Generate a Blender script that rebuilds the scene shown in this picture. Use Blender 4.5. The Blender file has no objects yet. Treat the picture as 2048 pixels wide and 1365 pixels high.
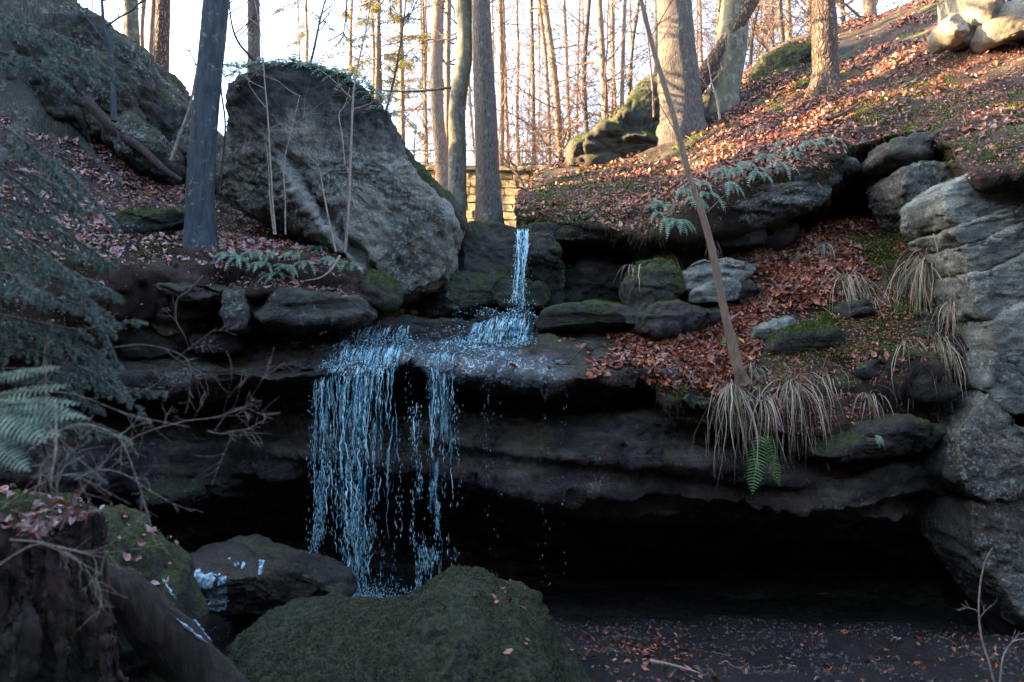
import bpy, math, random
import numpy as np
from mathutils import Vector, Matrix

random.seed(7)
rng = np.random.default_rng(7)
scene = bpy.context.scene
COL = scene.collection

# ------------------------------------------------------------------ camera, sky, sun, exposure
CZ, PITCH, FPX = 2.4, math.radians(2.0), 1600.0
cam_d = bpy.data.cameras.new('camera')
cam = bpy.data.objects.new('camera', cam_d)
COL.objects.link(cam)
cam.location = (0, 0, CZ)
cam.rotation_euler = (math.pi / 2 + PITCH, 0, 0)
cam_d.sensor_width = 36.0
cam_d.lens = 36.0 * FPX / 2048
cam_d.clip_start = 0.05
cam_d.clip_end = 2000
cam_d.dof.use_dof = True
cam_d.dof.focus_distance = 8.8
cam_d.dof.aperture_fstop = 2.4
scene.camera = cam

SUN_AZ = math.radians(-84)      # direction the sun stands in, measured from +Y towards +X
SUN_EL = math.radians(19)
world = bpy.data.worlds.new('World')
scene.world = world
world.use_nodes = True
wn = world.node_tree.nodes
sky = wn.new('ShaderNodeTexSky')
sky.sky_type = 'NISHITA'
sky.sun_disc = False
sky.sun_elevation = SUN_EL
sky.sun_rotation = SUN_AZ
sky.dust_density = 3.5
sky.air_density = 1.0
sky.ozone_density = 1.5
bg = wn['Background']
bg.inputs['Strength'].default_value = 0.115
world.node_tree.links.new(sky.outputs['Color'], bg.inputs['Color'])

sd = bpy.data.lights.new('sun', 'SUN')
sd.energy = 5.0
sd.angle = math.radians(0.5)
sd.color = (1.0, 0.65, 0.33)
sun = bpy.data.objects.new('sun', sd)
COL.objects.link(sun)
sdir = Vector((math.sin(SUN_AZ) * math.cos(SUN_EL), math.cos(SUN_AZ) * math.cos(SUN_EL), math.sin(SUN_EL)))
sun.rotation_euler = sdir.to_track_quat('Z', 'Y').to_euler()
sun.location = sdir * 60

scene.view_settings.view_transform = 'Standard'
scene.view_settings.look = 'None'
scene.view_settings.exposure = 3.8
scene.view_settings.gamma = 1.0
scene.view_settings.use_curve_mapping = False
scene.render.engine = 'CYCLES'
scene.cycles.max_bounces = 5
scene.cycles.diffuse_bounces = 3
scene.cycles.transparent_max_bounces = 6

# ------------------------------------------------------------------ geometry helpers
def P(px, py, Y):
    """photo pixel (2048x1365) at world depth Y -> world point"""
    dx, dy = (px - 1024) / FPX, (682.5 - py) / FPX
    t = Y / (math.cos(PITCH) - math.sin(PITCH) * dy)
    return np.array([t * dx, Y, CZ + t * (math.sin(PITCH) + math.cos(PITCH) * dy)])

def PX(p):
    """world points (N,3) -> photo pixels (N,2)"""
    p = np.asarray(p, float).reshape(-1, 3)
    y, z = p[:, 1], p[:, 2] - CZ
    f = y * math.cos(PITCH) + z * math.sin(PITCH)
    u = -y * math.sin(PITCH) + z * math.cos(PITCH)
    return np.stack([1024 + FPX * p[:, 0] / f, 682.5 - FPX * u / f], 1)

def hash3(ix, iy, iz, s=0):
    h = (ix.astype(np.int64) * 374761393 + iy.astype(np.int64) * 668265263 + iz.astype(np.int64) * 2147483647 + s * 1274126177) & 0xffffffff
    h = ((h ^ (h >> 13)) * 1274126177) & 0xffffffff
    h = ((h ^ (h >> 15)) * 2246822519) & 0xffffffff
    return ((h ^ (h >> 16)) & 0xffff) / 65535.0

def vnoise(p, s=0):
    """smooth value noise in -1..1"""
    i = np.floor(p).astype(np.int64)
    f = p - i
    w = f * f * f * (f * (f * 6 - 15) + 10)
    r = 0
    for dx in (0, 1):
        wx = w[:, 0] if dx else 1 - w[:, 0]
        for dy in (0, 1):
            wy = w[:, 1] if dy else 1 - w[:, 1]
            for dz in (0, 1):
                wz = w[:, 2] if dz else 1 - w[:, 2]
                r = r + wx * wy * wz * hash3(i[:, 0] + dx, i[:, 1] + dy, i[:, 2] + dz, s)
    return r * 2 - 1

def fbm(p, octv=4, s=0, gain=0.5, ridged=False):
    r, a, q = 0, 1.0, np.array(p, float)
    for o in range(octv):
        n = vnoise(q, s + o)
        r = r + a * ((1 - 2 * np.abs(n)) if ridged else n)
        a *= gain
        q = q * 2.03 + 11.7
    return r

def worley(p, s=0):
    i = np.floor(p).astype(np.int64)
    f1 = np.full(len(p), 9.0); f2 = f1.copy(); h1 = np.zeros(len(p))
    for dx in (-1, 0, 1):
        for dy in (-1, 0, 1):
            for dz in (-1, 0, 1):
                a, b, c = i[:, 0] + dx, i[:, 1] + dy, i[:, 2] + dz
                q = np.stack([a + hash3(a, b, c, s + 1), b + hash3(a, b, c, s + 2), c + hash3(a, b, c, s + 3)], 1)
                d = np.sqrt(((q - p) ** 2).sum(1))
                h = hash3(a, b, c, s + 4)
                n1 = d < f1
                f2 = np.where(n1, f1, np.minimum(f2, d))
                h1 = np.where(n1, h, h1)
                f1 = np.where(n1, d, f1)
    return f1, f2, h1

def sstep(a, b, x):
    t = np.clip((x - a) / (b - a), 0, 1)
    return t * t * (3 - 2 * t)

def rockdisp(p, big=1.0, strata=0.5, facet=0.5, fine=1.0, s=0, freq=1.0):
    """relief of weathered sandstone, in metres for amplitude 1"""
    q = p * freq
    d = 0.10 * big * fbm(q * 0.9, 3, s)
    if strata:
        w = q.copy()
        w[:, 2] = w[:, 2] + 0.18 * vnoise(q * 0.7, s + 31) + 0.06 * q[:, 0]
        lay = vnoise(np.stack([w[:, 0] * 0.45, w[:, 1] * 0.45, w[:, 2] * 7.0], 1), s + 40)
        lay2 = vnoise(np.stack([w[:, 0] * 1.1, w[:, 1] * 1.1, w[:, 2] * 19.0], 1), s + 41)
        d = d + strata * (0.065 * np.tanh(lay * 3) + 0.02 * np.tanh(lay2 * 3))
    if facet:
        st = np.array([1.0, 1.0, 1.5])
        wq = q * st * 1.3 + 0.35 * np.stack([vnoise(q * 2, s + 5), vnoise(q * 2, s + 6), vnoise(q * 2, s + 7)], 1)
        f1, f2, h = worley(wq, s + 9)
        d = d + facet * (0.10 * (h - 0.5) - 0.07 * (1 - sstep(0.0, 0.13, f2 - f1)))
    d = d + fine * (0.022 * fbm(q * 5, 4, s + 60, 0.55))
    d = d + fine * 0.012 * fbm(q * 14, 2, s + 70, 0.6, True)
    return d

def grid_faces(n, m, wrap=False):
    """n rows of m verts"""
    a = np.arange(n * m).reshape(n, m)
    if wrap:
        b = np.roll(a, -1, 1)
        q = np.stack([a[:-1], b[:-1], b[1:], a[1:]], -1)
    else:
        q = np.stack([a[:-1, :-1], a[:-1, 1:], a[1:, 1:], a[1:, :-1]], -1)
    return q.reshape(-1, 4)

def vnormals(v, faces):
    n = np.zeros_like(v)
    for f in faces:
        if len(f) == 0: continue
        a, b, c = v[f[:, 0]], v[f[:, 1]], v[f[:, 2]]
        fn = np.cross(b - a, c - a)
        if f.shape[1] == 4:
            d = v[f[:, 3]]
            fn = np.cross(c - a, d - b)
        for k in range(f.shape[1]):
            for ax in range(3):
                n[:, ax] += np.bincount(f[:, k], fn[:, ax], len(v))
    l = np.linalg.norm(n, axis=1)
    return n / np.maximum(l, 1e-12)[:, None]

def make_mesh(name, v, faces, mats, smooth=True, mi=None, attr=None):
    v = np.asarray(v, np.float32)
    faces = [np.asarray(f, np.int32) for f in faces if len(f)]
    me = bpy.data.meshes.new(name)
    me.vertices.add(len(v))
    me.vertices.foreach_set('co', v.ravel())
    loops = np.concatenate([f.ravel() for f in faces])
    sizes = np.concatenate([np.full(len(f), f.shape[1], np.int32) for f in faces])
    starts = np.concatenate([[0], np.cumsum(sizes)[:-1]]).astype(np.int32)
    me.loops.add(len(loops))
    me.loops.foreach_set('vertex_index', loops)
    me.polygons.add(len(sizes))
    me.polygons.foreach_set('loop_start', starts)
    me.polygons.foreach_set('use_smooth', np.full(len(sizes), smooth))
    if mi is not None:
        me.polygons.foreach_set('material_index', np.asarray(mi, np.int32))
    for m in (mats if isinstance(mats, (list, tuple)) else [mats]):
        me.materials.append(m)
    me.update(calc_edges=True)
    if attr is not None:
        a = me.attributes.new(attr[0], 'FLOAT', 'POINT')
        a.data.foreach_set('value', np.asarray(attr[1], np.float32))
    return me

def tag(o, label=None, cat=None, group=None, kind=None):
    if label: o['label'] = label
    if cat: o['category'] = cat
    if group: o['group'] = group
    if kind: o['kind'] = kind
    return o

def empty(name, loc, label=None, cat=None, group=None):
    o = bpy.data.objects.new(name, None)
    COL.objects.link(o)
    o.location = [float(c) for c in loc]
    o.empty_display_size = 0.1
    return tag(o, label, cat, group)

def world_loc(o):
    l = np.array(o.location, float)
    while o.parent is not None:
        o = o.parent
        l += np.array(o.location, float)
    return l

def obj(name, v, faces, mat, parent=None, smooth=True, label=None, cat=None, group=None, kind=None, mi=None, attr=None):
    """a mesh object from WORLD vertices; origin at its base, or at its parent's"""
    v = np.asarray(v, float)
    if parent is None:
        org = np.array([v[:, 0].mean(), v[:, 1].mean(), v[:, 2].min()])
    else:
        org = world_loc(parent)
    me = make_mesh(name, v - org, faces, mat, smooth, mi, attr)
    o = bpy.data.objects.new(name, me)
    COL.objects.link(o)
    if parent is None:
        o.location = org
    else:
        o.parent = parent
    return tag(o, label, cat, group, kind)

def catmull(pts, t):
    """pts (K,D) sampled at parameter t in 0..K-1"""
    K = len(pts)
    i = np.clip(np.floor(t).astype(int), 0, K - 2)
    f = (t - i)[:, None]
    p0 = pts[np.maximum(i - 1, 0)]; p1 = pts[i]; p2 = pts[i + 1]; p3 = pts[np.minimum(i + 2, K - 1)]
    m1, m2 = (p2 - p0) * 0.5, (p3 - p1) * 0.5
    # keep tangents short next to short spans so that the curve never loops
    L = np.linalg.norm(p2 - p1, axis=1, keepdims=True)
    for m in (m1, m2):
        l = np.linalg.norm(m, axis=1, keepdims=True)
        m *= np.minimum(1, L / np.maximum(l, 1e-9))
    f2, f3 = f * f, f * f * f
    return (2 * f3 - 3 * f2 + 1) * p1 + (f3 - 2 * f2 + f) * m1 + (-2 * f3 + 3 * f2) * p2 + (f3 - f2) * m2

def spans(P3, res, lo=2, hi=400):
    """sampling parameters so that each span of the control polygon gets about res spacing"""
    L = np.linalg.norm(np.diff(P3, axis=0), axis=-1)
    if L.ndim > 1: L = L.mean(1)
    t = []
    for i, l in enumerate(L):
        n = int(np.clip(math.ceil(l / res), lo, hi))
        t.append(i + np.arange(n) / n)
    t.append([len(L)])
    return np.concatenate(t)

def loft(cols, res=0.05, behind=None):
    """cols: list of (px, [(py, Y), ...]) -> world grid (rows along the profile, columns across)"""
    A = np.array([[P(q[0] if len(q) == 3 else px, q[-2], q[-1]) for q in pr] for px, pr in cols])   # C,K,3
    if behind:
        b = A[:, :1].copy() + np.array([0, behind[0], behind[1]])
        A = np.concatenate([b, A], 1)
    C, K = A.shape[:2]
    tk = spans(A.transpose(1, 0, 2), res)
    G = np.stack([catmull(A[c], tk) for c in range(C)], 1)        # M,C,3
    tc = spans(G.transpose(1, 0, 2), res)
    H = np.stack([catmull(G[m], tc) for m in range(len(tk))], 0)  # M,N,3
    return H, tk, tc

def displaced(H, fn, flip=False):
    n, m = H.shape[:2]
    v = H.reshape(-1, 3)
    f = grid_faces(n, m)
    if flip: f = f[:, ::-1]
    nr = vnormals(v, [f])
    return v + nr * fn(v, nr)[:, None], f, nr

RS = {}
def pillow(outline, Y, half, res=0.05, e=0.55, disp=None, push=None, back=1.0, cuts=9, cseed=0, grow=0):
    """closed boulder: outline = photo pixels (optionally with own depth), real thickness 2*half"""
    sh = (0.55 if e < 0.35 else 0.25) * half
    pts = np.array([P(q[0], q[1], (q[2] if len(q) > 2 else Y) - sh) + np.array([0, sh, 0]) for q in outline])
    area = sum(pts[i][0] * pts[(i + 1) % len(pts)][2] - pts[(i + 1) % len(pts)][0] * pts[i][2] for i in range(len(pts)))
    if area > 0: pts = pts[::-1]
    if grow:
        c0 = pts.mean(0); dd_ = pts - c0; dd_[:, 1] = 0
        pts = pts + dd_ / np.linalg.norm(dd_, axis=1, keepdims=True) * grow
    closed = np.vstack([pts, pts[:1]])
    L = np.concatenate([[0], np.cumsum(np.linalg.norm(np.diff(closed, axis=0), axis=1))])
    N = max(24, int(L[-1] / res))
    s = np.linspace(0, L[-1], N, endpoint=False)
    R = np.stack([np.interp(s, L, closed[:, k]) for k in range(3)], 1)
    for _ in range(max(1, int(0.035 / res * 3)) if e > 0.1 else 1):
        R = 0.25 * np.roll(R, 1, 0) + 0.5 * R + 0.25 * np.roll(R, -1, 0)
    C = R.mean(0)
    rad = np.linalg.norm(R - C, axis=1).mean()
    ph = np.linspace(0, math.pi / 2, 400)
    r, d = np.sin(ph) ** e, np.cos(ph) ** e
    al = np.concatenate([[0], np.cumsum(np.hypot(np.diff(r) * rad, np.diff(d) * half))])
    m = max(6, int(al[-1] / res))
    a = np.linspace(al[-1] / m * 0.7, al[-1], m)
    rr, dd = np.interp(a, al, r), np.interp(a, al, d)
    prof = [(x, -y) for x, y in zip(rr, dd)] + [(x, y * back) for x, y in zip(rr[-2::-1], dd[-2::-1])]
    rings = []
    for x, y in prof:
        q = C + (R - C) * x
        q[:, 1] += y * half
        rings.append(q)
    G = np.array(rings)
    v = np.vstack([G.reshape(-1, 3), [C + [0, -half, 0]], [C + [0, half * back, 0]]])
    n, mm = len(G), N
    f = grid_faces(n, mm, True)
    a0 = np.arange(mm)
    t1 = np.stack([np.full(mm, n * mm), np.roll(a0, -1), a0], 1)
    a1 = a0 + (n - 1) * mm
    t2 = np.stack([np.full(mm, n * mm + 1), a1, np.roll(a1, -1)], 1)
    faces = [f, t1, t2]
    if push is not None:
        v[:, 1] += push(PX(v)) * np.clip((C[1] - v[:, 1]) / half + 0.3, 0, 1)
    cr = np.random.default_rng(1000 + cseed + int(abs(pts[0][0]) * 1000))
    for _ in range(cuts):
        nv = np.array([cr.normal(0, .7), -abs(cr.normal(0, .8)) - 0.75, cr.normal(0, .7)])
        nv /= np.linalg.norm(nv)
        dt = (v - C) @ nv
        lim = dt.max() * cr.uniform(0.72, 0.93)
        v = v - nv * (np.maximum(dt - lim, 0) * 0.93)[:, None]
    nr = vnormals(v, faces)
    # outwards
    if ((v - C) * nr).sum() < 0:
        faces = [q[:, ::-1] for q in faces]
        nr = -nr
    if disp is not None:
        v = v + nr * disp(v, nr)[:, None]
    return v, faces

def rock(name, label, outline, Y, half, mat, res=0.05, e=0.55, amp=1.0, strata=0.5, facet=0.5, big=1.0, fine=1.0,
         freq=1.0, parent=None, push=None, cat='rock', group=None, s=0, kind=None, back=1.0, cuts=9, grow=0):
    v, f = pillow(outline, Y, half, res, e, lambda p, n: amp * rockdisp(p, big, strata, facet, fine * 1.7, s, freq), push, back, cuts, s, grow)
    RS[name] = (v, f[0])
    return obj(name, v, f, mat, parent, True, label, None if (parent or kind) else cat, group, kind)

# tubes -------------------------------------------------------------
def tube(path, rad, sides=6, cap=True):
    path = np.asarray(path, float)
    n = len(path)
    rad = np.asarray(rad, float) * np.ones(n)
    t = np.gradient(path, axis=0)
    t /= np.maximum(np.linalg.norm(t, axis=1, keepdims=True), 1e-9)
    up = np.array([0.31, 0.22, 0.92]) if abs(t[0, 2]) < 0.8 else np.array([0.9, 0.38, 0.1])
    a = np.cross(t, up); a /= np.maximum(np.linalg.norm(a, axis=1, keepdims=True), 1e-9)
    b = np.cross(t, a)
    th = np.arange(sides) * 2 * math.pi / sides
    v = path[:, None] + rad[:, None, None] * (a[:, None] * np.cos(th)[None, :, None] + b[:, None] * np.sin(th)[None, :, None])
    return v.reshape(-1, 3), grid_faces(n, sides, True)

class Bag:
    def __init__(s): s.v, s.q, s.t, s.n = [], [], [], 0
    def add(s, v, f):
        v = np.asarray(v, float); f = np.asarray(f, int)
        (s.q if f.shape[1] == 4 else s.t).append(f + s.n)
        s.v.append(v); s.n += len(v)
    def tube(s, path, rad, sides=5): s.add(*tube(path, rad, sides))
    def obj(s, name, mat, parent=None, **k):
        if not s.v: return None
        f = [np.vstack(x) for x in (s.q, s.t) if x]
        return obj(name, np.vstack(s.v), f, mat, parent, **k)

# ------------------------------------------------------------------ materials
class NT:
    def __init__(s, name):
        s.m = bpy.data.materials.new(name); s.m.use_nodes = True
        s.t = s.m.node_tree; s.b = s.t.nodes['Principled BSDF']
        s.pos = s.n('ShaderNodeNewGeometry')
    def n(s, typ, **k):
        x = s.t.nodes.new(typ)
        for a, b in k.items(): setattr(x, a, b)
        return x
    def l(s, a, b): s.t.links.new(a, b)
    def mapped(s, sc):
        m = s.n('ShaderNodeMapping'); m.inputs['Scale'].default_value = sc
        s.l(s.pos.outputs['Position'], m.inputs['Vector']); return m.outputs[0]
    def noise(s, scale, detail=5, rough=0.55, sc=None, dist=0.0):
        x = s.n('ShaderNodeTexNoise')
        x.inputs['Scale'].default_value = scale; x.inputs['Detail'].default_value = detail
        x.inputs['Roughness'].default_value = rough; x.inputs['Distortion'].default_value = dist
        s.l(s.mapped(sc) if sc else s.pos.outputs['Position'], x.inputs['Vector'])
        return x.outputs['Fac']
    def ramp(s, src, a, b, c0=0.0, c1=1.0):
        x = s.n('ShaderNodeMapRange', interpolation_type='SMOOTHSTEP')
        x.inputs['From Min'].default_value = a; x.inputs['From Max'].default_value = b
        x.inputs['To Min'].default_value = c0; x.inputs['To Max'].default_value = c1
        s.l(src, x.inputs['Value']); return x.outputs[0]
    def math(s, op, a, b=None):
        x = s.n('ShaderNodeMath', operation=op)
        for i, v in enumerate((a, b)):
            if v is None: continue
            if isinstance(v, (int, float)): x.inputs[i].default_value = v
            else: s.l(v, x.inputs[i])
        return x.outputs[0]
    def mix(s, f, a, b, mode='MIX'):
        x = s.n('ShaderNodeMix', data_type='RGBA', blend_type=mode)
        for i, v in ((0, f), (6, a), (7, b)):
            if isinstance(v, (int, float)): x.inputs[i].default_value = v
            elif isinstance(v, tuple): x.inputs[i].default_value = (*v, 1)
            else: s.l(v, x.inputs[i])
        return x.outputs[2]
    def bump(s, h, strength, dist=0.02):
        x = s.n('ShaderNodeBump'); x.inputs['Strength'].default_value = strength; x.inputs['Distance'].default_value = dist
        s.l(h, x.inputs['Height']); s.l(x.outputs[0], s.b.inputs['Normal']); return x
    def nz(s):
        x = s.n('ShaderNodeSeparateXYZ'); s.l(s.pos.outputs['Normal'], x.inputs[0]); return x.outputs['Z']
    def set(s, **k):
        for a, b in k.items():
            i = s.b.inputs[a.replace('_', ' ')]
            if isinstance(b, tuple): i.default_value = (*b, 1)
            elif isinstance(b, (int, float)): i.default_value = b
            else: s.l(b, i)

def rock_mat(name, dark, light, moss=0.3, lichen=0.3, rough=0.75, mosscol=((0.018, 0.026, 0.009), (0.065, 0.078, 0.022)),
             lcol=(0.30, 0.34, 0.30), vert=False, nzlo=0.1, brown=0.25, strat=True, cov=0.5, debris=0.0, gran=1.0, stain=None, band=False):
    k = NT(name)
    n1 = k.noise(1.4, 7, 0.62, dist=0.4)
    c = k.mix(k.ramp(n1, 0.34, 0.66), dark, light)
    if strat:
        st = k.noise(1.0, 6, 0.6, sc=(1.1, 1.1, 12.0), dist=0.3)
        c = k.mix(k.ramp(st, 0.35, 0.62, 0.0, 0.7), c, dark)
    if vert:
        vs = k.noise(1.0, 5, 0.6, sc=(5.0, 5.0, 0.5), dist=0.5)
        c = k.mix(k.ramp(vs, 0.5, 0.72, 0, 0.75), c, (dark[0] * 0.6, dark[1] * 0.6, dark[2] * 0.6))
    if brown:
        c = k.mix(k.ramp(k.noise(2.7, 4, 0.6), 0.5, 0.75, 0, brown * 2), c, (light[0] * 0.75, light[1] * 0.52, light[2] * 0.38))
    if lichen:
        sp = k.noise(24, 5, 0.7)
        pa = k.noise(1.9, 4, 0.65)
        a = k.math('MULTIPLY', k.ramp(sp, 0.50, 0.60), k.ramp(pa, 0.60 - 0.3 * lichen, 0.72 - 0.3 * lichen))
        c = k.mix(k.math('MULTIPLY', a, 0.85), c, lcol)
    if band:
        # pale band running diagonally across the face
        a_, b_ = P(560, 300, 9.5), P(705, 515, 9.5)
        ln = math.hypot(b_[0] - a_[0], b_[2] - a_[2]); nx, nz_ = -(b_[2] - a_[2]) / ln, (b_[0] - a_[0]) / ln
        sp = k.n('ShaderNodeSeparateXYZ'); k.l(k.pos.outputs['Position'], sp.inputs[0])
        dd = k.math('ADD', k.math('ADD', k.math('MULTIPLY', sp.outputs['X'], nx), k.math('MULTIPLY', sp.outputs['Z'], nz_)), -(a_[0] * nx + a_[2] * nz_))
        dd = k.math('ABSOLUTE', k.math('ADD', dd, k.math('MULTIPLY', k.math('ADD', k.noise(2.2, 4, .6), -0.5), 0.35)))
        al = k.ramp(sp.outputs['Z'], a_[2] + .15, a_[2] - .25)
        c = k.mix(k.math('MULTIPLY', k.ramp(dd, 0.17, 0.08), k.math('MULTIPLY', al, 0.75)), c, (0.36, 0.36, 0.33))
    if stain:
        z = k.n('ShaderNodeSeparateXYZ'); k.l(k.pos.outputs['Position'], z.inputs[0])
        zz = k.math('ADD', z.outputs['Z'], k.math('MULTIPLY', k.noise(1.0, 5, 0.7, sc=(3.0, 3.0, 0.7)), 2.2))
        c = k.mix(k.ramp(zz, stain[0] + 1.1, stain[1] + 1.1, 0, 0.9), c, (0.014, 0.016, 0.017))
    pits = k.noise(55, 4, 0.7)
    c = k.mix(k.ramp(pits, 0.30, 0.50, 0.75, 0.0), c, (0.008, 0.008, 0.008))
    rg = k.ramp(k.noise(6, 3), 0.3, 0.7, rough - 0.12, rough + 0.12)
    if debris:
        da = k.math('MULTIPLY', k.ramp(k.nz(), 0.25, 0.7), k.ramp(k.noise(3.2, 5, 0.7), 0.62 - 0.4 * debris, 0.68 - 0.3 * debris))
        c = k.mix(da, c, k.mix(k.noise(40, 3), (0.018, 0.012, 0.009), (0.075, 0.045, 0.03)))
    if moss:
        a = k.math('ADD', k.math('MULTIPLY', k.nz(), 0.42), k.math('ADD', k.math('MULTIPLY', k.noise(2.6, 6, 0.68), 1.5), -0.19))
        a = k.math('ADD', a, k.math('MULTIPLY', k.noise(16, 3), 0.25))
        a = k.ramp(a, 1.02 - 0.55 * moss + nzlo, 1.22 - 0.55 * moss + nzlo)
        mc = k.mix(k.ramp(k.noise(22, 4, 0.7), 0.35, 0.65), mosscol[0], mosscol[1])
        c = k.mix(a, c, mc)
        rg = k.math('MAXIMUM', rg, a)
    k.set(Base_Color=c, Roughness=rg)
    k.b.inputs['Specular IOR Level'].default_value = 0.4
    h = k.math('ADD', k.math('MULTIPLY', k.noise(7, 8, 0.72), 1.5), k.math('MULTIPLY', k.noise(60 * gran, 3, 0.7), 0.4))
    k.bump(h, 1.0, 0.06)
    return k.m

def bark_mat(name, dark, light, vscale=1.0, tint=None, lichen=0.0, bs=0.6, plates=False):
    k = NT(name)
    a = k.noise(1.0, 6, 0.65, sc=(28 * vscale, 28 * vscale, 5 * vscale), dist=0.5)
    c = k.mix(k.ramp(a, 0.35, 0.65), dark, light)
    if tint: c = k.mix(k.ramp(k.noise(0.9, 3), 0.4, 0.65), c, tint)
    if lichen: c = k.mix(k.ramp(k.noise(9, 5, 0.7), 0.62 - 0.15 * lichen, 0.7), c, (0.16, 0.18, 0.12))
    k.set(Base_Color=c, Roughness=0.85)
    h = a
    if plates:
        v = k.n('ShaderNodeTexVoronoi', feature='DISTANCE_TO_EDGE'); v.inputs['Scale'].default_value = 1.0
        va = k.n('ShaderNodeVectorMath', operation='ADD'); nt = k.n('ShaderNodeTexNoise'); nt.inputs['Scale'].default_value = 7
        k.l(k.pos.outputs['Position'], nt.inputs['Vector'])
        vs_ = k.n('ShaderNodeVectorMath', operation='SCALE'); vs_.inputs['Scale'].default_value = 2.2; k.l(nt.outputs['Color'], vs_.inputs[0])
        k.l(k.mapped((20, 20, 6.5)), va.inputs[0]); k.l(vs_.outputs[0], va.inputs[1]); k.l(va.outputs[0], v.inputs['Vector'])
        e = k.ramp(v.outputs['Distance'], 0.0, 0.30)
        c2 = k.mix(e, (dark[0] * 0.6, dark[1] * 0.6, dark[2] * 0.6), c)
        k.set(Base_Color=c2)
        h = k.math('ADD', e, k.math('MULTIPLY', a, 0.5))
    k.bump(h, bs, 0.03)
    return k.m

def island_mat(name, cols, rough=0.5, spec=0.5, transl=0.0, wob=0.25):
    k = NT(name)
    r = k.n('ShaderNodeValToRGB'); cr = r.color_ramp
    cr.interpolation = 'LINEAR'
    while len(cr.elements) < len(cols): cr.elements.new(0.5)
    for i, c in enumerate(cols):
        cr.elements[i].position = i / (len(cols) - 1); cr.elements[i].color = (*c, 1)
    k.l(k.pos.outputs['Random Per Island'], r.inputs[0])
    c = r.outputs[0]
    c = k.mix(k.ramp(k.noise(45, 3), 0.3, 0.7, 0, wob), c, (0.01, 0.008, 0.006))
    k.set(Base_Color=c, Roughness=rough)
    k.b.inputs['Specular IOR Level'].default_value = spec
    if transl:
        out = k.t.nodes['Material Output']
        tr = k.n('ShaderNodeBsdfTranslucent'); k.l(c, tr.inputs['Color'])
        mx = k.n('ShaderNodeMixShader'); mx.inputs[0].default_value = transl
        k.l(k.b.outputs[0], mx.inputs[1]); k.l(tr.outputs[0], mx.inputs[2]); k.l(mx.outputs[0], out.inputs['Surface'])
    return k.m

M = {}
M['ledge'] = rock_mat('wet_sandstone', (0.018, 0.018, 0.018), (0.165, 0.145, 0.12), moss=0.22, lichen=0.15, rough=0.27, brown=0.42,
                      mosscol=((0.02, 0.026, 0.010), (0.06, 0.065, 0.022)))
M['boulder'] = rock_mat('lichened_boulder', (0.045, 0.045, 0.038), (0.155, 0.150, 0.125), moss=0.30, lichen=0.75, vert=True, strat=False, brown=0.3,
                        lcol=(0.27, 0.31, 0.26))
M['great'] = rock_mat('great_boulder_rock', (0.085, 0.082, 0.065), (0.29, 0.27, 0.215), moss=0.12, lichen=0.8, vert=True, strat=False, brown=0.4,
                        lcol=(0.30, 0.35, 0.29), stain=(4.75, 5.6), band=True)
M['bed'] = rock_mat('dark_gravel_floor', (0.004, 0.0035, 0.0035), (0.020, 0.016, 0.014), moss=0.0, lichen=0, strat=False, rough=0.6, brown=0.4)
M['mossy'] = rock_mat('mossy_rock', (0.015, 0.016, 0.013), (0.06, 0.058, 0.048), moss=0.75, lichen=0.1, strat=False)
M['darkrock'] = rock_mat('dark_rock', (0.012, 0.012, 0.011), (0.055, 0.050, 0.043), moss=0.45, lichen=0.2)
M['fore'] = rock_mat('algae_boulder', (0.018, 0.019, 0.013), (0.085, 0.080, 0.062), moss=0.80, lichen=0.0, strat=False, rough=0.6,
                     mosscol=((0.012, 0.016, 0.008), (0.050, 0.060, 0.024)), gran=0.9)
M['pale'] = rock_mat('pale_cliff_block', (0.09, 0.105, 0.092), (0.36, 0.385, 0.335), moss=0.16, lichen=0.5, vert=True, brown=0.2, lcol=(0.38, 0.42, 0.37))
M['palelens'] = rock_mat('pale_banded_sandstone', (0.030, 0.030, 0.027), (0.13, 0.13, 0.105), moss=0.25, lichen=0.3, brown=0.35)
M['icerock'] = rock_mat('brown_streambed_rock', (0.014, 0.012, 0.009), (0.06, 0.05, 0.036), moss=0.1, lichen=0.0, strat=False, rough=0.5)
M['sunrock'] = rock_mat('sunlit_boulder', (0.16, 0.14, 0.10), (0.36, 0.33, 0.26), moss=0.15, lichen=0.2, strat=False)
M['hillrock'] = rock_mat('hill_rock', (0.018, 0.018, 0.015), (0.085, 0.078, 0.062), moss=0.5, lichen=0.5, vert=True, strat=False)
M['soil'] = rock_mat('forest_soil', (0.016, 0.011, 0.009), (0.075, 0.048, 0.036), moss=0.12, lichen=0.0, rough=0.9, strat=False, brown=0.4,
                     mosscol=((0.025, 0.045, 0.010), (0.10, 0.14, 0.022)), gran=1.4)
M['soilmoss'] = rock_mat('mossy_soil', (0.012, 0.009, 0.007), (0.065, 0.045, 0.034), moss=0.42, lichen=0.0, rough=0.9, strat=False, brown=0.4,
                      mosscol=((0.018, 0.032, 0.008), (0.07, 0.10, 0.018)), gran=1.4)
M['ground'] = rock_mat('woodland_ground', (0.02, 0.013, 0.008), (0.11, 0.065, 0.035), moss=0.1, lichen=0.0, rough=0.9, strat=False)
M['wallstone'] = rock_mat('dressed_wall_stone', (0.11, 0.085, 0.045), (0.34, 0.27, 0.15), moss=0.3, lichen=0.2, strat=False)

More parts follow.
